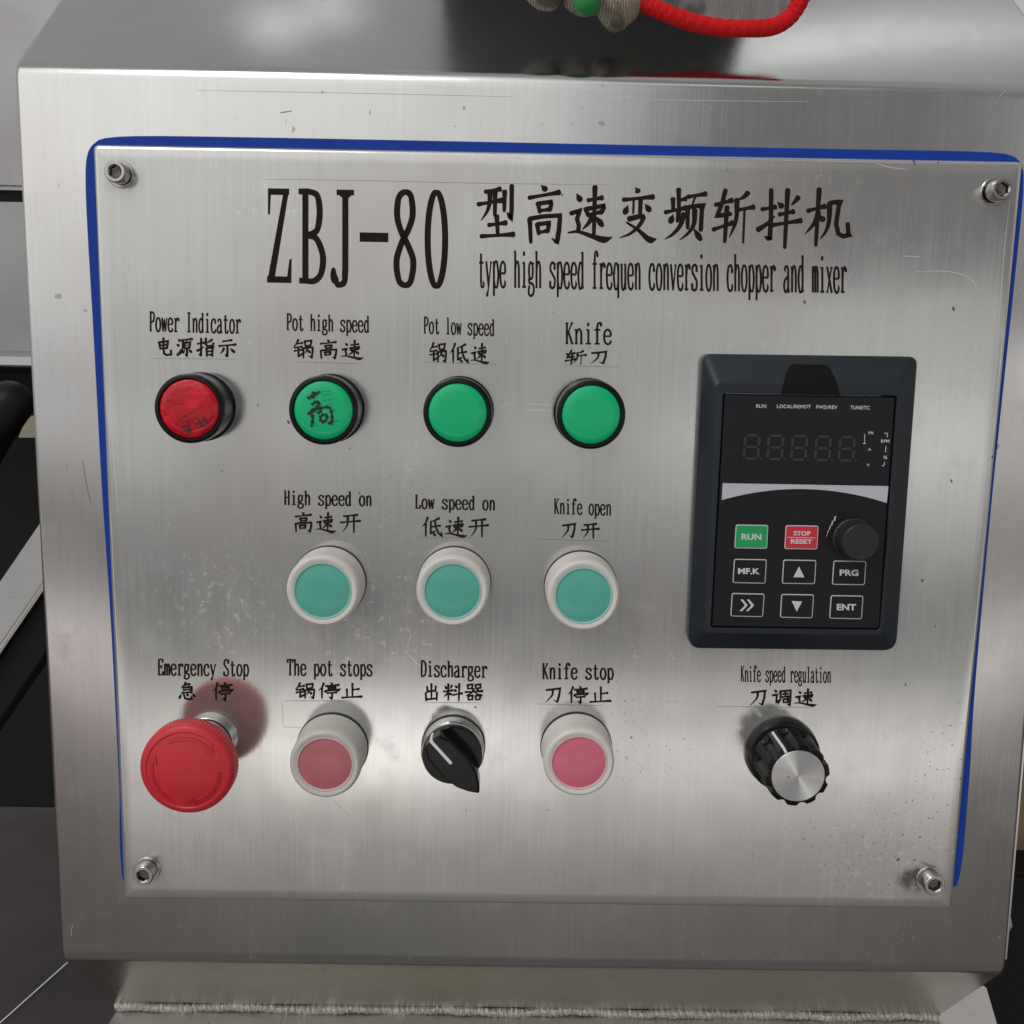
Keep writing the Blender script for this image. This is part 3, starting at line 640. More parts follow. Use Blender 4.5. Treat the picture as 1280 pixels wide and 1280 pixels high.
def side_bolt():
    p = W(1264, 1137, -.03); bm = bmesh.new()
    for r, l0, l1, sg in ((.0055, 0, .0015, 32), (.0042, .0015, .006, 6)):
        rings = []
        for xx in (l0, l1): rings.append([bm.verts.new((xx, r * math.cos(2 * PI * k / sg), r * math.sin(2 * PI * k / sg))) for k in range(sg)])
        for k in range(sg): bm.faces.new((rings[0][k], rings[0][(k + 1) % sg], rings[1][(k + 1) % sg], rings[1][k]))
        bm.faces.new(rings[1]); bm.faces.new(rings[0][::-1])
    t = (p.z - zb) / (zt - zb)
    obj('bolt', bm, 'bare_steel', cab, (br.x + (tr.x - br.x) * t, p.y - .012, p.z), angle=25)
side_bolt()

def edge_strip():
    # raw edge of the side sheet, showing as a light line down the right side
    bm = bmesh.new(); o = Vector((br.x, CY, zb))
    lo, hi = Vector((br.x + .0004, CY + .004, zb + .004)), Vector((tr.x + .0004, CY + .004, zt - .004))
    q = []
    for p in (lo, hi):
        for dx, dy in ((0, 0), (.0016, 0), (.0016, .03), (0, .03)): q.append(bm.verts.new(p + Vector((dx, dy, 0)) - o))
    for k in range(4): bm.faces.new((q[k], q[(k + 1) % 4], q[4 + (k + 1) % 4], q[4 + k]))
    bm.faces.new(q[:4]); bm.faces.new(q[4:])
    obj('edge_strip', bm, 'bare_steel', cab, o, angle=20)
edge_strip()

# ================================================================== THE CONTROL PANEL
panel = empty('control_panel', (0, 0, W(670, 1130).z), 'brushed stainless button panel with black bilingual lettering and blue edging, bolted to the cabinet', 'control panel')
PO = WL[panel]
def build_plate():
    c = [xz(W(*p, -.0012)) for p in ((116.5, 180.5), (1278, 202), (1189, 1136), (155.5, 1123))]
    pts = roundq(c, .0026, 4); bm = bmesh.new(); n = len(pts)
    rings = []
    for ins, y in ((0, .0021), (0, .0016), (.00015, .0012), (.0004, .0008), (.0008, .0005), (.0013, .0002), (.0017, .00006), (.0020, 0)):
        q = offset(pts, ins) if ins else pts
        rings.append([bm.verts.new((x - PO.x, y - PO.y, z - PO.z)) for x, z in q])
    for A, B in zip(rings, rings[1:]):
        for k in range(n): bm.faces.new((A[k], A[(k + 1) % n], B[(k + 1) % n], B[k]))
    bm.faces.new(rings[0][::-1])
    inn4 = offset(c, .006); m4 = n // 4; mids = [bm.verts.new((x - PO.x, -PO.y, z - PO.z)) for x, z in inn4]
    R_ = rings[-1]
    for i in range(4):
        for k in range(m4 - 1): bm.faces.new((R_[i * m4 + k], R_[i * m4 + k + 1], mids[i]))
        bm.faces.new((R_[i * m4 + m4 - 1], R_[((i + 1) * m4) % n], mids[(i + 1) % 4], mids[i]))
    bm.faces.new(mids)
    # scratches, ruled lines and scuffs: thin marks a hair above the sheet
    def mark(pts, w, mi):
        P = spline([(a, b) for a, b in pts], 6); m = len(P)
        f0 = len(bm.faces); ribbon(bm, P, [w / 2 * (.4 + .6 * math.sin(PI * (i + .3) / (m - .4)) ** .5) for i in range(m)], lambda a, b, l: W(a, b, 2e-5 + l * .3) - PO)
        bm.faces.ensure_lookup_table()
        for i in range(f0, len(bm.faces)): bm.faces[i].material_index = mi
    for p in ([(190, 448), (295, 449)], [(368, 452), (455, 455)], [(530, 452.5), (622, 456)], [(706, 457), (775, 459)], [(366, 667), (425, 668)], [(522, 672), (590, 672.5)],
              [(672, 674), (760, 676)], [(235, 874.5), (290, 876)], [(355, 876), (440, 876)], [(528, 878), (600, 878.5)], [(672, 880), (752, 882)], [(896, 883), (985, 884), (1015, 885)],
              [(330, 224), (470, 226), (600, 229), (760, 231)]): mark(p, .62, 2)
    mark([(353, 878), (353.5, 893), (354, 908)], .4, 2); mark([(354, 908.5), (366, 909), (378, 909)], .4, 2)
    for p in ([(657, 505), (692, 506)], [(657, 512), (690, 514)], [(623, 512), (638, 502)], [(1262, 250), (1254, 330), (1246, 440), (1236, 540), (1222, 690)],
              [(1145, 339), (1190, 340), (1215, 350), (1224, 368)], [(505, 812), (520, 828), (530, 836)], [(135, 315), (137, 480), (147, 640)], [(1095, 204), (1112, 209), (1135, 212)],
              [(147, 830), (151, 930), (156, 1040)], [(395, 760), (430, 772)], [(1128, 320), (1150, 321)], [(830, 388), (842, 396)], [(415, 1000), (438, 1020), (450, 1032)]): mark(p, .9, 3)
    rr = random.Random(4)
    for _ in range(38):
        x, y = rr.uniform(170, 1190), rr.uniform(240, 1080); a = rr.gauss(PI / 2, .35); l = rr.uniform(4, 22)
        mark([(x, y), (x + l * math.cos(a) * .5, y + l * math.sin(a) * .5), (x + l * math.cos(a + .1), y + l * math.sin(a + .1))], rr.uniform(.35, .6), 3)
    o = obj('plate', bm, ['brushed_panel_steel', 'black_plastic', 'engraved_line', 'scratch_mark'], panel, PO, smoothed=True, angle=40)
build_plate()
def build_gasket():
    c = [(130, 170.5), (240, 170), (1040, 186.5), (1245, 189.5), (1273, 197), (1281, 222), (1270, 330), (1241.5, 600), (1233, 690), (1217, 870), (1212, 965), (1205, 1050), (1201, 1088), (1193, 1116),
         (900, 1120), (400, 1110), (158, 1106), (152.5, 1096), (149.5, 1050), (150, 990), (147.5, 945), (145, 890), (137.5, 750), (128, 620), (117.5, 420), (108, 260), (107, 205), (112, 184)]
    pts = [xz(W(*p, -.003)) for p in c]
    # round the outline by cutting its corners twice
    for _ in range(2):
        q = []
        for i in range(len(pts)):
            a, b = Vector(pts[i]), Vector(pts[(i + 1) % len(pts)]); q += [tuple(a.lerp(b, .22)), tuple(a.lerp(b, .78))]
        pts = q
    pts = [(x - PO.x, z - PO.z) for x, z in pts]
    bm = prism(bmesh.new(), pts, -.0051, -.0021, .0005)
    for v in bm.verts: v.co.y -= PO.y
    tag(obj('gasket', bm, 'blue_gasket_rubber', panel, PO, angle=40), 'bright blue rubber edging showing round the plate')
build_gasket()
# ---- lettering on the plate
LABELS = [('Power Indicator', 186.1, 301.5, 414, 416.7, 24.4, '电源指示', [(194.7, 215.5), (220, 241.5), (246, 268.5), (273, 295.5)], 421.5, 445.5, .012),
 ('Pot high speed', 357.5, 462, 412.5, 415.5, 20.5, '锅高速', [(366.4, 393.2), (400, 421.7), (426.4, 454.5)], 424, 448, .02),
 ('Pot low speed', 529, 618.5, 416.6, 419.6, 20.5, '锅低速', [(536.3, 559.5), (561.7, 585.7), (588.3, 612)], 428, 453.5, .02),
 ('Knife', 705.5, 765.5, 429.8, 430.4, 26.5, '斩刀', [(706, 733), (737, 760.5)], 437.5, 455.5, .0),
 ('High speed on', 354.5, 465.3, 631, 632.5, 17.8, '高速开', [(368.5, 390.6), (395, 420), (425.5, 451)], 640.5, 665.5, .01),
 ('Low speed on', 518, 619.5, 635.6, 637.8, 17.3, '低速开', [(527, 553), (556, 584), (586, 611)], 646, 671, .01),
 ('Knife open', 692, 764.5, 642.2, 644.2, 19, '刀开', [(701, 721), (726.6, 749.4)], 652.5, 673, .01),
 ('Emergency Stop', 196.5, 311.5, 844, 845, 20.2, '急停', [(222.5, 245), (265.5, 291)], 853, 875.5, .0),
 ('The pot stops', 358.5, 466, 844.2, 845, 20.2, '锅停止', [(368.7, 395), (397.5, 425), (427, 453)], 853.5, 873.5, .0),
 ('Discharger', 525, 609.5, 845.6, 847, 19.7, '出料器', [(530, 548.5), (554, 578.5), (581, 604)], 854.5, 876, .0),
 ('Knife stop', 677, 767.5, 848.6, 849.2, 19.5, '刀停止', [(680.5, 702.7), (709.7, 735), (737, 764)], 858, 879, .0),
 ('Knife speed regulation', 925.5, 1039, 851.8, 853.4, 19.3, '刀调速', [(936.7, 959), (965, 990), (993.5, 1021)], 861, 882.5, .0)]
def inscription(label, fn):
    bm = bmesh.new(); fn(bm)
    tag(obj('inscription', bm, 'lettering_paint', panel, PO, smoothed=False), label)
def title(bm):
    latin(bm, 'ZBJ-80', 331, 565, 353.2, 357.6, 118, .20, .090, o=PO)
    # ball terminal of the J
    mf = lambda a, b, l: W(331 + 234 * a / 6, 353.2 + 4.4 * a / 6 - b / T * 118, 6e-5 + l) - PO
    blob(bm, (2.20, .13), .10, .125, mf, 24)
inscription('large condensed black letters ZBJ-80', title)
def title_cn(bm):
    for ch, zx0, zx1, zy0, zy1, ox in (('型', 40, 285, 30, 385, 590), ('高', 375, 600, 35, 430, 590), ('速', 645, 935, 40, 410, 590), ('变', 980, 1230, 50, 410, 590),
                                       ('频', 5, 285, 60, 410, 830), ('斩', 325, 600, 60, 415, 830), ('拌', 625, 915, 60, 450, 830), ('机', 935, 1235, 55, 435, 830)):
        hanzi(bm, ch, ox + zx0 / 5.333, 225 + zy0 / 5.333, ox + zx1 / 5.333, 225 + zy1 / 5.333, 6.0, o=PO)
inscription('large brush style Chinese characters naming the chopper mixer', title_cn)
inscription('small condensed English line under the large Chinese characters', lambda bm: latin(bm, 'type high speed frequen conversion chopper and mixer', 597.5, 1059, 358.6, 366, 46, .30, .105, o=PO))
for en, a, b, y0, y1, cap, cn, boxes, c0, c1, tl_ in LABELS:
    def both(bm):
        latin(bm, en, a, b, y0, y1, cap, .29 if en != 'Knife' else .23, .15, o=PO)
        for i, (ch, (p, q)) in enumerate(zip(cn, boxes)):
            dy = tl_ * (p - boxes[0][0]); hanzi(bm, ch, p, c0 + dy, q, c1 + dy, 3.0 if len(cn) > 3 else 2.75, o=PO)
    inscription('black label reading %s with Chinese below' % en, both)

# ---- screws
def hexhole(bm, R, h0, h1, rh, dep, seg=48):
    """socket-head cap: knurled side, chamfered rim, hexagonal recess"""
    lathe(bm, [(R * .96, h0), (R, h0 + .0003), (R, h1 - .0007), (R * .95, h1 - .0002), (R * .9, h1), (R * .66, h1)], seg, cap=False)
    def hx(h): return [bm.verts.new((rh * math.cos(a) / max(abs(math.cos(((a + PI / 6) % (PI / 3)) - PI / 6)), .5) * .866, -h, rh * math.sin(a) / max(abs(math.cos(((a + PI / 6) % (PI / 3)) - PI / 6)), .5) * .866)) for a in [2 * PI * k / seg for k in range(seg)]]
    A = [bm.verts.new((R * .66 * math.cos(2 * PI * k / seg), -h1, R * .66 * math.sin(2 * PI * k / seg))) for k in range(seg)]
    Bq, Cq = hx(h1 - .0005), hx(h1 - dep); tip = bm.verts.new((0, -(h1 - dep - .0008), 0))
    for P, Q, mi in ((A, Bq, 0), (Bq, Cq, 1)):
        for k in range(seg): bm.faces.new((P[k], P[(k + 1) % seg], Q[(k + 1) % seg], Q[k])).material_index = mi
    for k in range(seg): bm.faces.new((Cq[k], Cq[(k + 1) % seg], tip)).material_index = 1
    bmesh.ops.remove_doubles(bm, verts=bm.verts, dist=1e-6)
for (px, py, r, hh, lb) in ((143, 214, 13.5, .0078, 'upper left socket head screw'), (1254, 236, 14, .0085, 'upper right socket head screw'), (178, 1095.5, 13, .0072, 'lower left socket head screw'), (1169, 1107.5, 13.5, .0072, 'lower right socket head screw')):
    p = W(px, py, hh); R = r * mpp(px, py, hh)
    bm = bmesh.new(); lathe(bm, [(R * 1.25, 0), (R * 1.25, .0008), (R * 1.2, .001), (R * .9, .001)], 40) if hh < .01 else None
    lathe(bm, [(R * .80, 0), (R * .80, hh - .0058), (R * .9, hh - .0058)], 32)
    hexhole(bm, R, hh - .006, hh, R * .60, .0032)
    tag(obj('screw', bm, ['screw_steel', 'socket_shade_steel'], panel, (p.x, 0, p.z), angle=30), lb)

# ---- pilot lights
def pilot(px, py, lens, label, h=.0185):
    p = W(px, py, h); R = .01455; c = (p.x, 0, p.z)
    t = empty('pilot_light', c, label, parent=panel)
    bm = bmesh.new()
    lathe(bm, [(R * 1.03, 0), (R * 1.03, .0012), (R * .99, .0018), (R * .955, .004), (R * .955, h - .0065), (R * 1.0, h - .006), (R * 1.0, h - .0012), (R * .985, h - .0004), (R * .95, h), (R * .88, h + .0001), (R * .845, h - .0006), (R * .845, h - .0014)], 96, cap=False)
    obj('bezel', bm, 'black_bezel', t, c)
    bm = bmesh.new()
    lathe(bm, [(R * .85, h - .0014), (R * .84, h - .0007), (R * .80, h - .0002), (R * .6, h + .0001), (R * .3, h + .0003), (0, h + .00035)], 96)
    obj('lens', bm, lens, t, c)
    return t, c, R, h
t1, c1, R1, h1 = pilot(236, 511, 'red_lens', 'red pilot light with glossy cracked lens and handwriting at its rim')
t2, c2, R2, h2 = pilot(404, 513, 'green_lens', 'green pilot light with a black handwritten character on the lens')
pilot(572, 516, 'green_lens', 'plain green pilot light under the label Pot low speed')
pilot(739, 518.5, 'green_lens', 'plain green pilot light under the label Knife')
def ink(strokes, wt, zx, zy, zs, t, c, h, name='handwriting', mat='marker_ink'):
    bm = bmesh.new()
    for st in strokes:
        Q = spline([(zx + a / zs, zy + b / zs) for a, b in st], 6); n = len(Q)
        ribbon(bm, Q, [wt / 2 * (.7 + .3 * math.sin(i * 1.7)) * (1 if 0 < i < n - 1 else .5) for i in range(n)], lambda a, b, l: W(a, b, h + .00045 + l * 2) - Vector(c))
    obj(name, bm, mat, t, c, smoothed=False)
ink([[(885, 488), (915, 470), (950, 452)], [(912, 452), (918, 470), (910, 488)], [(905, 520), (930, 505), (945, 515), (925, 540), (905, 545)], [(902, 545), (912, 590), (905, 635)], [(885, 570), (930, 545), (985, 532), (1005, 545), (1012, 590), (1008, 615), (990, 612)],
     [(950, 575), (955, 605), (978, 602), (985, 575), (955, 572)], [(935, 565), (960, 550)]], 5.0, 170, 380, 4.129, t2, c2, h2)
ink([[(955, 452), (1012, 448)], [(958, 470), (1010, 465)], [(960, 500), (1015, 492)], [(918, 625), (945, 630)], [(1000, 612), (1050, 600)], [(985, 520), (1015, 515)], [(1015, 540), (1035, 560)]], .5, 170, 380, 4.129, t2, c2, h2, 'fine_print')
ink([[(232, 636), (255, 630), (272, 640)], [(240, 655), (265, 648), (290, 642)], [(262, 605), (270, 640), (285, 668)], [(255, 672), (275, 655)], [(318, 590), (330, 615), (345, 632)], [(300, 618), (330, 612), (362, 592)], [(345, 580), (358, 600), (365, 622)], [(328, 632), (358, 628)]],
    2.3, 170, 380, 4.129, t1, c1, h1)
ink([[(205, 605), (260, 572), (345, 522)], [(225, 618), (280, 592), (320, 575)], [(240, 585), (300, 556)]], .6, 170, 380, 4.129, t1, c1, h1, 'fine_print')

# ---- push buttons in silicone boots
def push(px, py, cap, rim, boot, label, h=.0185, R=.0157, tilt=0):
    p = W(px, py, h); c = (p.x, 0, p.z)
    t = empty('push_button', c, label, parent=panel)
    bm = bmesh.new(); lathe(bm, [(R * 1.05, 0), (R * 1.05, .0009), (R * .98, .0011)], 80); obj('base_seal', bm, 'dark_gap', t, c)
    bm = bmesh.new()
    lathe(bm, [(R * .99, .0008), (R * 1.03, .0016), (R * 1.03, .004), (R * 1.0, .0055), (R * 1.01, h - .005), (R * 1.0, h - .002), (R * .97, h - .0006), (R * .92, h), (R * .84, h), (R * .80, h - .0004)], 96, cap=False)
    obj('boot', bm, boot, t, c)
    bm = bmesh.new(); lathe(bm, [(R * .805, h - .0006), (R * .79, h - .0001), (R * .765, h - .0001), (R * .745, h - .0008)], 96, cap=False); obj('rim', bm, rim, t, c)
    bm = bmesh.new(); lathe(bm, [(R * .76, h - .0009), (R * .70, h - .0006), (R * .3, h - .0004), (0, h - .0004)], 96); obj('cap', bm, cap, t, c)
push(403, 739, 'teal_cap', 'teal_rim', 'white_silicone', 'teal push button in a white silicone boot under the label High speed on')
push(565.5, 739.5, 'teal_cap', 'teal_rim', 'white_silicone', 'teal push button in a white silicone boot under the label Low speed on')
push(729.5, 745, 'teal_cap', 'teal_rim', 'white_silicone', 'teal push button in a white silicone boot under the label Knife open')
push(406, 956, 'dull_rose_cap', 'pink_rim', 'grey_silicone', 'dull rose push button in a greyed silicone boot under the label The pot stops', h=.0205)
push(724, 954, 'pink_cap', 'pink_rim', 'white_silicone', 'bright pink push button in a white silicone boot under the label Knife stop', h=.0195)

# ---- emergency stop
def estop():
    h = .0325; px, py = 233, 962; p = W(px, py, h); c = (p.x, 0, p.z); R = 59.5 * mpp(px, py, h)
    t = empty('emergency_stop_button', c, 'red mushroom emergency stop button with embossed turn arrows on a chrome collar', parent=panel)
    bm = bmesh.new(); q = R * .61
    lathe(bm, [(q * 1.0, 0), (q * 1.0, .004), (q * .97, .0043)], 72); lathe(bm, [(q * .97, .0055), (q * .97, .0125), (q * .92, .0135), (q * .72, .014), (q * .72, .025)], 72)
    obj('collar', bm, 'bare_steel', t, c)
    bm = bmesh.new(); lathe(bm, [(q * .985, .0042), (q * .985, .0056)], 72); obj('groove', bm, 'dark_gap', t, c)
    N = 76; seg = N * 6
    def rib(a, i): return 1 - (.014 * (.5 + .5 * math.cos(a * N)) if 3 <= i <= 4 else 0)
    bm = bmesh.new()
    lathe(bm, [(R * .40, 0.0215), (R * .88, 0.0225), (R * .96, 0.0235), (R * 1.0, 0.0245), (R * 1.0, 0.0302), (R * .985, 0.0315), (R * .95, 0.0327), (R * .90, 0.0334), (R * .84, 0.0336), (R * .82, 0.0332), (R * .6, 0.0343), (R * .3, 0.0352), (0, 0.0355)], seg, rad=rib)
    obj('mushroom_head', bm, 'red_mushroom', t, c, angle=40)
    for k in range(3):
        bm = bmesh.new(); a0 = math.radians(118 - 120 * k); a1 = a0 - math.radians(72)
        pr = lambda r: .0332 + (.0343 - .0332) * (R * .82 - r) / (R * .22)
        vs = []
        n = 18; rows = []
        for i in range(n + 1):
            a = a0 + (a1 - a0) * i / n
            rows.append([bm.verts.new((r * math.cos(a), -(pr(r) + dh), r * math.sin(a))) for r, dh in ((R * .665, 0), (R * .675, .0004), (R * .735, .0004), (R * .745, 0))])
        for A, B in zip(rows, rows[1:]):
            for j in range(3): bm.faces.new((A[j], A[j + 1], B[j + 1], B[j]))
        a2 = a1 - math.radians(16)
        tri = [(R * .60, a1), (R * .81, a1), (R * .705, a2)]
        top = [bm.verts.new((r * math.cos(a), -(pr(r) + .0004), r * math.sin(a))) for r, a in tri]
        lo = [bm.verts.new((r * math.cos(a), -(pr(r) - .0004), r * math.sin(a))) for r, a in tri]
        bm.faces.new(top)
        for j in range(3): bm.faces.new((top[j], top[(j + 1) % 3], lo[(j + 1) % 3], lo[j]))
        obj('arrow', bm, 'red_emboss', t, c)
estop()

# ---- selector switch
def selector():
    h = .0125; px, py = 565, 945; p = W(px, py, h); c = (p.x, 0, p.z); R = 38.5 * mpp(px, py, h)
    t = empty('selector_switch', c, 'black turning selector switch with a white pointer line on a chrome ring', parent=panel)
    bm = bmesh.new(); lathe(bm, [(R * 1.07, 0), (R * 1.07, .0008), (R * 1.02, .0010)], 72); obj('base_seal', bm, 'dark_gap', t, c)
    bm = bmesh.new(); lathe(bm, [(R * 1.04, .001), (R * 1.04, .0075), (R * 1.0, .0085), (R * .95, .0087)], 72); obj('ring', bm, 'bare_steel', t, c)
    bm = bmesh.new(); lathe(bm, [(R * .98, .0085), (R * .98, h - .0008), (R * .95, h), (R * .5, h)], 72)
    ht = .0205; d = Vector((.665, -.747)); e = Vector((d.y, -d.x)) * -1
    q0 = W(564.5, 948, ht)
    def loc(u, v): return (d.x * u * R + e.x * v * R, d.y * u * R + e.y * v * R)
    base = [(-.93, -.30), (-.97, 0), (-.93, .30), (-.6, .48), (.2, .52), (.75, .42), (1.12, .22), (1.35, .03), (1.35, -.03), (1.12, -.22), (.75, -.42), (.2, -.52), (-.6, -.48)]
    pts = [loc(u, v) for u, v in base]
    prism(bm, pts, h - .002, ht, .0010)
    obj('handle', bm, 'knob_plastic', t, c, angle=30)
    bm = bmesh.new()
    for (u0, u1, h0, h1_) in ((-.93, .0, ht, ht + .0003),):
        prism(bm, [loc(u, v) for u, v in ((u0, -.05), (u1, -.05), (u1 + .03, 0), (u1, .05), (u0, .05))], h0, h1_)
    prism(bm, [loc(u, v) for u, v in ((-.985, -.055), (-.92, -.055), (-.92, .055), (-.985, .055))], h - .001, ht + .0001)
    obj('pointer_line', bm, 'white_line', t, c)
selector()

# ---- speed knob
def speed_knob():
    h = .027; px, py = 997.5, 970; p = W(px, py, h); c = (p.x, 0, p.z); R = 40.5 * mpp(px, py, h); Rd = 33.2 * mpp(px, py, h)
    t = empty('speed_knob', c, 'black fluted speed knob with a spun silver face under Knife speed regulation', parent=panel)
    bm = bmesh.new(); lathe(bm, [(R * 1.2, 0), (R * 1.2, .0012), (R * 1.16, .006), (R * 1.14, .0068), (R * 1.0, .0072)], 96); obj('skirt', bm, 'knob_plastic', t, c)
    N = 10
    def fl(a, i):
        if 2 <= i <= 4:
            s = .5 + .5 * math.cos(a * N + 1.2); return 1 - .105 * max(0, (s - .5) / .5) ** .7
        return 1
    bm = bmesh.new()
    lathe(bm, [(R * 1.06, .0068), (R * 1.06, .0095), (R * 1.03, .0105), (R * 1.0, h - .0012), (R * .985, h - .0005), (Rd * 1.06, h), (Rd * 1.0, h - .0003)], 288, rad=fl)
    obj('grip', bm, 'knob_plastic', t, c, angle=28)
    bm = bmesh.new(); lathe(bm, [(Rd, h - .0004), (Rd, h + .0001), (Rd * .98, h + .0003), (0, h + .0003)], 96)
    obj('face_disc', bm, 'spun_aluminium', t, c, angle=20)
    bm = bmesh.new(); lathe(bm, [(.00035, h + .0003), (.0003, h + .00045)], 12, c=(-.0042, -.0004)); obj('punch_mark', bm, 'dark_gap', t, c)
    bm = bmesh.new(); a = math.radians(119); dx, dz = math.cos(a), math.sin(a); s = .00055
    def P(r, hh, k): return bm.verts.new((dx * r - dz * k, -hh, dz * r + dx * k))
    path = [(R * 1.075, .0096), (R * 1.045, .0108), (R * 1.012, h - .001), (R * .99, h - .0002), (Rd * 1.04, h + .0003)]
    rows = [[P(r - .0006, hh, -s), P(r, hh, -s), P(r, hh, s), P(r - .0006, hh, s)] for r, hh in path]
    for A, B in zip(rows, rows[1:]):
        for j in range(3): bm.faces.new((A[j], A[j + 1], B[j + 1], B[j]))
    obj('pointer_line', bm, 'white_line', t, c)
speed_knob()

# ================================================================== THE DRIVE KEYPAD
def Z(zx, zy, h=0.0): return W(850 + zx / 3.281, 430 + zy / 3.282, h)
HF = .0100                                      # height of the face film
kc = Z(500, 1250); kpo = Vector((kc.x, 0, kc.z))
kp = empty('operator_keypad', kpo, 'black operator keypad with green RUN and red STOP keys set into the steel panel', 'keypad')
def kq(quad, h): return [xz(Z(a, b, h), kpo) for a, b in quad]
def build_keypad():
    outer = roundq(kq([(93, 40), (972, 52), (884, 1256), (32, 1246)], .004), [.004, .004, .006, .006], 6)
    inner = kq([(180, 203), (886, 216), (816, 1170), (128, 1160)], HF)
    inn = roundq(inner, .0012, 6)
    mid = roundq(kq([(150, 160), (905, 172), (832, 1196), (100, 1186)], HF + .001), .0025, 6)
    bm = bmesh.new(); n = len(outer)
    def ring(pts, h): return [bm.verts.new((x, -h, z)) for x, z in pts]
    out0 = outer
    rings = [ring(outer, 0), ring(outer, .0045), ring(offset(outer, .0005), .0053), ring(offset(mid, -.0006), HF - .0002), ring(mid, HF + .0004), ring(offset(inn, -.0006), HF + .0006), ring(offset(inn, -.0003), HF + .0003), ring(offset(inn, -.0003), HF - .002)]
    for A, B in zip(rings, rings[1:]):
        for k in range(n): bm.faces.new((A[k], A[(k + 1) % n], B[(k + 1) % n], B[k]))
    obj('housing', bm, 'housing_plastic', kp, kpo, angle=25)
    # finger notch: dark sheet over the frame, recess shade put into its colour
    bm = bmesh.new(); rows = []
    for b, l, r_, hh in ((82, 458, 602, .0067), (88, 450, 610, .0071), (120, 436, 628, .0086), (164, 426, 645, HF + .0010), (206, 416, 655, HF + .0010)):
        rows.append([bm.verts.new(Z(a, b + (a - l) * .02, h_) - kpo) for a, h_ in ((l - 2, hh - .0012), (l, hh), ((l + r_) / 2, hh + .00015), (r_, hh), (r_ + 2, hh - .0012))])
    for A, B in zip(rows, rows[1:]):
        for k in range(4): bm.faces.new((A[k], A[k + 1], B[k + 1], B[k]))
    obj('notch_shade', bm, 'notch_shade_black', kp, kpo, angle=30)
    # face film: upper part, silver swoosh, lower part
    bm = bmesh.new(); prism(bm, offset(inn, .0003), HF - .002, HF, .0003); obj('faceplate', bm, 'faceplate_film', kp, kpo, angle=25)
    def sheet(name, pts, h, mat, parent=kp):
        bm = bmesh.new(); lo = [bm.verts.new(Z(a, b, h) - kpo) for a, b in pts]; hi = [bm.verts.new(Z(a, b, h + 6e-5) - kpo) for a, b in pts]
        bm.faces.new(hi)
        for k in range(len(lo)): bm.faces.new((lo[k], lo[(k + 1) % len(lo)], hi[(k + 1) % len(lo)], hi[k]))
        return obj(name, bm, mat, parent, kpo, smoothed=False)
    arc = [(171 + (848 - 171) * t, 640 + (652 - 640) * t - 4 * t * (1 - t) * 51) for t in [k / 24 for k in range(25)]]
    sheet('lower_film', arc + [(815, 1158), (134, 1150)], HF + .00002, 'lower_film')
    sheet('silver_swoosh', [(175, 571), (855, 583)] + arc[::-1], HF + .00010, 'silver_print')
    w = sheet('display_window', [(255, 325), (740, 332), (728, 520), (242, 512)], HF + .00003, 'display_window')
    bm = bmesh.new()
    for k in range(5):
        x0 = 268 + k * 97.5 ; y0 = 374 + k * 2; wd, hg, sl = 58, 96, -7
        def pt(u, v): return Z(x0 + u * wd + v * sl, y0 + v * hg, HF + .00014) - kpo
        for (a, b) in (((0, 0), (1, 0)), ((0, .5), (1, .5)), ((0, 1), (1, 1)), ((0, 0), (0, .5)), ((1, 0), (1, .5)), ((0, .5), (0, 1)), ((1, .5), (1, 1))):
            hz = a[1] == b[1]; s = (.14, .05) if hz else (.10, .045)
            if hz: q = [(a[0] + .1, a[1]), (a[0] + .18, a[1] - .05), (b[0] - .18, b[1] - .05), (b[0] - .1, b[1]), (b[0] - .18, b[1] + .05), (a[0] + .18, a[1] + .05)]
            else: q = [(a[0], a[1] + .05), (a[0] + .09, a[1] + .09), (b[0] + .09, b[1] - .09), (b[0], b[1] - .05), (b[0] - .09, b[1] - .09), (a[0] - .09, a[1] + .09)]
            bm.faces.new([bm.verts.new(pt(*k2)) for k2 in q])
        q = [(1.15, .95), (1.28, .95), (1.28, 1.04), (1.15, 1.04)]; bm.faces.new([bm.verts.new(pt(*k2)) for k2 in q])
    obj('digit_segments', bm, 'display_segment', w, kpo, smoothed=False)
    # printed words
    def text(bm, s, x0, y0, x1, y1, h, bold=.035, slope=.014, lean=-.06):
        vs, fs = mesh_text(s, bold)
        V_ = [bm.verts.new(Z(x0 + (x1 - x0) * u + (1 - w_) * lean * (y1 - y0), y1 + (y0 - y1) * w_ + slope * (x1 - x0) * u, h) - kpo) for u, w_ in vs]
        for f in fs:
            try: bm.faces.new([V_[i] for i in f])
            except ValueError: pass
    bm = bmesh.new(); hp = HF + .00012
    for s, a, b, y in (('RUN', 313, 354, 247), ('LOCAL/REMOT', 398, 537, 248), ('FWD/REV', 559, 646, 251), ('TUNE/TC', 699, 779, 253)): text(bm, s, a, y, b, y + 15, hp, .012)
    for s, a, b, y, hh in (('Hz', 774, 795, 357, 13), ('A', 771, 784, 427, 11), ('V', 766, 778, 491, 11), ('RPM', 825, 859, 392, 13), ('%', 834, 851, 458, 14)): text(bm, s, a, y, b, y + hh, hp, .012, 0)
    def bar(pts):
        for (a, b) in zip(pts, pts[1:]):
            d = Vector((b[0] - a[0], b[1] - a[1])).normalized(); nn = Vector((-d.y, d.x)) * 1.4
            bm.faces.new([bm.verts.new(Z(x, y, hp) - kpo) for x, y in ((a[0] + nn.x, a[1] + nn.y), (a[0] - nn.x, a[1] - nn.y), (b[0] - nn.x, b[1] - nn.y), (b[0] + nn.x, b[1] + nn.y))])
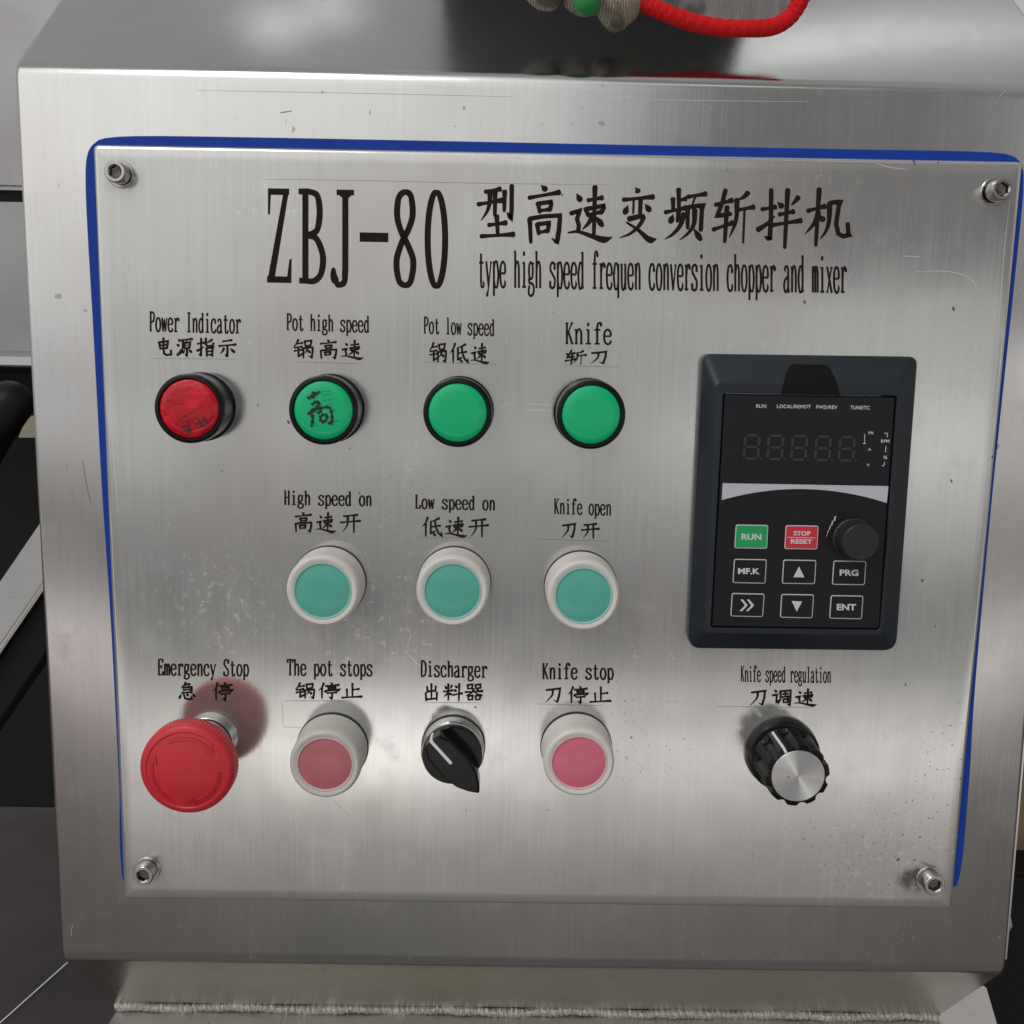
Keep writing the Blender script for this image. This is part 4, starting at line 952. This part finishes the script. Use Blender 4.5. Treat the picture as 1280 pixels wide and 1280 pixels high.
    bar([(838, 366), (851, 366), (850, 383)]); bar([(845, 418), (843, 444)]); bar([(839, 484), (837, 499), (828, 499)]); bar([(750, 408), (762, 409)]); bar([(757, 370), (757, 408)])
    obj('printed_words', bm, 'white_print', kp, kpo, smoothed=False)
    bm = bmesh.new()
    for k, (x, y, l) in enumerate(((633, 716, 22), (622, 735, 22), (613, 753, 20), (605, 770, 18), (601, 785, 13))):
        w_ = 3.4 - k * .5
        bm.faces.new([bm.verts.new(Z(a, b, hp) - kpo) for a, b in ((x - w_, y + l * .5), (x + w_, y + l * .5 - 3), (x + w_ + 4, y - l * .5), (x - w_ + 4, y - l * .5 + 3))])
    obj('scale_marks', bm, 'white_print', kp, kpo, smoothed=False)
    bm = bmesh.new(); q = Z(481, 715, HF) - kpo; lathe(bm, [(.0004, HF), (.0003, HF + .0002)], 14, c=(q.x, q.z)); obj('indicator_dot', bm, 'display_segment', kp, kpo)
    # keys
    def key(q, face, words, label, shapes=()):
        kx = sum(a for a, b in q) / 4; ky = sum(b for a, b in q) / 4; c = Z(kx, ky, HF); c = Vector((c.x, 0, c.z))
        edge = roundq([xz(Z(a, b, HF), c) for a, b in q], .0011, 5)
        bm = bmesh.new(); prism(bm, edge, HF + .00005, HF + .00030, .00012); k_ = tag(obj('key', bm, 'silver_print', kp, c, angle=25), label)
        bm = bmesh.new(); prism(bm, offset(edge, .00042), HF + .0002, HF + .00038, .00005); obj('key_face', bm, face, k_, c, angle=25)
        bm = bmesh.new(); hh = HF + .00042
        for s, x0, y0, x1, y1, bo in words:
            vs, fs = mesh_text(s, bo)
            V_ = [bm.verts.new(Z(x0 + (x1 - x0) * u, y1 + (y0 - y1) * w_ + .014 * (x1 - x0) * u, hh) - c) for u, w_ in vs]
            for f in fs:
                try: bm.faces.new([V_[i] for i in f])
                except ValueError: pass
        for sh in shapes: bm.faces.new([bm.verts.new(Z(a, b, hh) - c) for a, b in sh])
        obj('legend', bm, 'white_print', k_, c, smoothed=False)
    B = .034
    key([(228, 740), (362, 742), (357, 840), (222, 838)], 'green_key_film', [('RUN', 252, 778, 334, 803, B)], 'green key reading RUN')
    key([(433, 743), (568, 745), (563, 843), (427, 841)], 'red_key_film', [('STOP', 466, 767, 536, 786, B), ('RESET', 454, 800, 542, 819, B)], 'red key reading STOP over RESET', [[(441, 792), (556, 794), (556, 796.5), (441, 794.5)]])
    key([(221, 881), (356, 883), (350, 983), (215, 980)], 'lower_film', [('MF.K', 238, 919, 327, 944, B)], 'black key reading MF.K')
    key([(423, 884), (559, 886), (553, 985), (417, 983)], 'lower_film', [], 'black key with an upward triangle', [[(488, 912), (510, 957), (465, 957)]])
    key([(629, 888), (764, 890), (757, 989), (622, 987)], 'lower_film', [('PRG', 655, 925, 732, 951, B)], 'black key reading PRG')
    key([(212, 1021), (347, 1024), (340, 1120), (206, 1117)], 'lower_film', [], 'black key with a double right chevron', [[(x, 1048), (x + 10, 1048), (x + 30, 1072), (x + 6, 1096), (x - 4, 1096), (x + 18, 1072)] for x in (248, 274)])
    key([(415, 1025), (549, 1027), (543, 1125), (409, 1122)], 'lower_film', [], 'black key with a downward triangle', [[(458, 1054), (501, 1056), (479, 1098)]])
    key([(618, 1030), (752, 1032), (745, 1129), (611, 1126)], 'lower_film', [('ENT', 643, 1066, 722, 1092, B)], 'black key reading ENT')
    # dial
    hk = HF + .0105; p = Z(742, 815, hk); c = Vector((p.x, 0, p.z)); r = 77 / 3.281 * mpp(1076, 678, hk)
    bm = bmesh.new()
    def rb(a, i): return 1 - (.035 * (.5 + .5 * math.cos(a * 28)) if i in (2, 3) else 0)
    lathe(bm, [(r * 1.12, HF), (r * 1.12, HF + .001), (r * 1.05, HF + .0015), (r * 1.02, hk - .0012), (r * .98, hk - .0004), (r * .92, hk), (r * .5, hk - .0001), (0, hk - .0001)], 28 * 6, rad=rb)
    kd = obj('dial', bm, 'ribbed_knob_plastic', kp, c, angle=30)
    q = Z(725, 866, hk) - c; bm = bmesh.new(); lathe(bm, [(.0017, hk - .00005), (.0016, hk + .0002), (.0012, hk + .00015), (0, hk - .0001 + .0002)], 24, c=(q.x, q.z)); obj('finger_dimple', bm, 'dark_gap', kd, c)
build_keypad()

# ================================================================== GLOVES ON THE TOP
n_sl = Vector((0, -SL.z, SL.y)).normalized()
top0 = Vector((0, CY, zt))
def on_top(px, py, lift): return onplane(px, py, top0 + n_sl * lift, n_sl)
YG = on_top(900, 35, .012).y
def hang(px, py, dy=0.0): return W(px, py, -(YG + dy))
def glove_terry():
    # cuff hanging straight down over the slope, the cloth rising out of the picture
    hem = [(799, -6), (806, 5), (822, 12), (850, 22), (890, 32), (930, 37), (962, 35), (984, 23), (998, 5), (1008, -20), (1014, -60)]
    H = spline([hang(a, b) for a, b in hem], 40)
    o = on_top(900, 20, 0)
    t = empty('work_glove', o, 'grey terry work glove with a red overlocked cuff hanging over the sloping top', 'glove')
    bm = bmesh.new()
    tube(bm, [p - o + Vector((0, .0005 * math.sin(k * .05), .0004 * math.sin(k * .037))) for k, p in enumerate(H)],
         lambda i, a: .0034 * (1 + .055 * max(math.sin(i * .45 + 2 * a), math.sin(i * .45 - 3 * a + 1.3)) + .02 * math.sin(i * .06)), 30)
    obj('red_hem', bm, 'red_hem_yarn', t, o, angle=180)
    bm = bmesh.new(); top = spline([hang(a, b, .02) for a, b in ((812, -110), (900, -130), (1004, -120))], 10)
    n = len(H); rows = []
    for i, p in enumerate(H):
        q = top[min(len(top) - 1, int(i / (n - 1) * (len(top) - 1)))]; row = []
        for j in range(13):
            f = j / 12; b = p.lerp(q, f) + Vector((0, -.0035 * math.sin(PI * min(1, f * 1.5)) + .0009 * math.sin(i * .07 + j * .8) + .0006 * math.sin(i * .19 - j * 1.7), 0))
            row.append(bm.verts.new(b - o))
        rows.append(row)
    for A, B in zip(rows, rows[1:]):
        for j in range(12): bm.faces.new((A[j], A[j + 1], B[j + 1], B[j]))
    bmesh.ops.solidify(bm, geom=bm.faces[:], thickness=.003)
    obj('cuff', bm, 'grey_terry', t, o, angle=80)
glove_terry()
def glove_knit():
    o = on_top(745, 0, 0)
    t = empty('work_glove', o, 'beige knitted glove with a green rubber fingertip beside the red hemmed glove', 'glove')
    bm = bmesh.new()
    def finger(path, r, m):
        c = spline([hang(*p) for p in path], 10); n = len(c)
        tube(bm, [p - o for p in c], lambda i, a: r * (1 if i < n - m else math.sqrt(max(.03, 1 - ((i - n + m) / m) ** 2))) * (1 + .03 * math.sin(i * 1.3 + a * 2) + .02 * math.sin(i * 2.9 - a * 3)), 22)
    finger([(815, -90, .015), (800, -40, .01), (782, -8, .004), (764, 10, .001), (752, 18, 0)], .0098, 10)
    finger([(735, -95, .016), (733, -50, .010), (731, -18, .003), (729, 0, -.001), (727, 8, -.002)], .0086, 10)
    finger([(690, -90, .014), (686, -40, .006), (680, -12, .002), (676, 0, 0)], .0085, 9)
    obj('fingers', bm, 'beige_knit', t, o, angle=80)
    bm = bmesh.new(); c = spline([hang(736, -60, .002), hang(735, -20, -.006), hang(733, 4, -.0075), hang(731, 12, -.006)], 8); n = len(c)
    tube(bm, [p - o for p in c], lambda i, a: .0058 * (1 if i < n - 9 else math.sqrt(max(.03, 1 - ((i - n + 9) / 9) ** 2))) * (1 + .015 * math.sin(i + a * 2)), 24)
    obj('green_tip', bm, 'green_rubber', t, o)
glove_knit()

# ================================================================== BEHIND THE CABINET
def vert(px, py, y): return W(px, py, -y)
ZF = -0.75
def build_floor():
    bm = bmesh.new(); bm.faces.new([bm.verts.new((x, y, 0)) for x, y in ((-5, .06), (5, .06), (5, 8), (-5, 8))])
    tag(obj('floor', bm, 'workshop_floor', None, (0, 0, ZF), smoothed=False), kind='structure')
    a, b = (onplane(px, py, Vector((0, 0, ZF + .004)), Vector((0, 0, 1))) for px, py in ((-40, 1314), (110, 1180)))
    d = (b - a).normalized(); s = Vector((-d.y, d.x, 0)) * .0010
    bm = bmesh.new(); bm.faces.new([bm.verts.new(p) for p in (a - s, b - s + d * 2, b + s + d * 2, a + s)])
    tag(obj('floor_line', bm, 'white_line', None, (0, 0, 0), smoothed=False), kind='structure')
build_floor()
def far_box(name, px0, py0, px1, py1, y, dep, mat, label, cat, bev=.003):
    a, b = vert(px0, py0, y), vert(px1, py1, y)
    bm = bmesh.new(); o = Vector(((a.x + b.x) / 2, y + dep / 2, b.z))
    box(bm, Vector((a.x, y, b.z)) - o, Vector((b.x, y + dep, a.z)) - o)
    bmesh.ops.bevel(bm, geom=bm.edges[:], offset=bev, segments=2, affect='EDGES')
    return tag(obj(name, bm, mat, None, o), label, cat)
far_box('steel_casing', -420, -160, 320, 243.5, .30, .25, 'far_steel', 'upper brushed steel casing beyond the left edge of the cabinet', 'casing')
far_box('steel_casing', -420, 242, 320, 452, .305, .25, 'far_steel', 'lower brushed steel casing above the black hose, left of the cabinet', 'casing', .004)
far_box('dark_backing', -420, 452, 320, 1015, .42, .20, 'near_black', 'near-black box filling the dark gap behind the black hose', 'casing')  # added box; the gap's darkness is put into its colour
def hose():
    pts = spline([vert(-60, 640, .24), vert(-22, 560, .24), vert(8, 512, .24), vert(20, 498, .25)], 10)
    o = pts[0]; bm = bmesh.new()
    tube(bm, [p - o for p in pts], lambda i, a: .0145, 24)
    tag(obj('black_hose', bm, 'black_hose', None, o), 'thick black hose end left of the cabinet', 'hose')
hose()
def tab():
    bm = bmesh.new(); c = [vert(a, b, .28) for a, b in ((34, 520), (60, 520), (60, 547), (23, 547))]; o = c[3]
    lo = [bm.verts.new(p - o) for p in c]; hi = [bm.verts.new(p - o + Vector((0, .004, 0))) for p in c]
    bm.faces.new(lo); bm.faces.new(hi[::-1])
    for k in range(4): bm.faces.new((lo[k], hi[k], hi[(k + 1) % 4], lo[(k + 1) % 4]))
    tag(obj('beige_tab', bm, 'beige_card', None, o, smoothed=False), 'small beige tab by the end of the black hose', 'tab')
tab()
def rail():
    # sloping channel bar: broad upper face, bright lip along its lower edge, dark return under it
    y = .16; o = vert(0, 850, y)
    t = empty('steel_rail', o, 'sloping bright steel rail crossing the dark gap left of the cabinet', 'rail')
    def bar(name, q, dy0, dep, mat, bev):
        bm = bmesh.new(); A = [vert(a, b, y) - o + Vector((0, dy0, 0)) for a, b in q]
        fr = [bm.verts.new(p) for p in A]; bk = [bm.verts.new(p + Vector((0, dep, 0))) for p in A]
        bm.faces.new(fr); bm.faces.new(bk[::-1])
        for k in range(4): bm.faces.new((fr[k], bk[k], bk[(k + 1) % 4], fr[(k + 1) % 4]))
        bmesh.ops.bevel(bm, geom=bm.edges[:], offset=bev, segments=2, affect='EDGES')
        obj(name, bm, mat, t, o)
    bar('web', [(-70, 828), (-70, 912), (110, 649), (110, 565)], 0, .03, 'rail_steel', .0015)
    bar('lip', [(-70, 913), (-70, 922), (110, 659), (110, 650)], -.004, .02, 'bare_steel', .001)
    bar('return_edge', [(-70, 923), (-70, 1000), (110, 737), (110, 660)], .004, .02, 'near_black', .001)
rail()
far_box('tan_board', 1240, 900, 1420, 1092, .34, .02, 'tan_board', 'tan board seen past the lower right edge of the cabinet', 'board')
far_box('dark_backing', 1230, 1092, 1500, 1500, .30, .10, 'near_black', 'near-black box filling the dark background at the right, below the tan board', 'casing')  # added box standing in for the black background, darkness in its colour
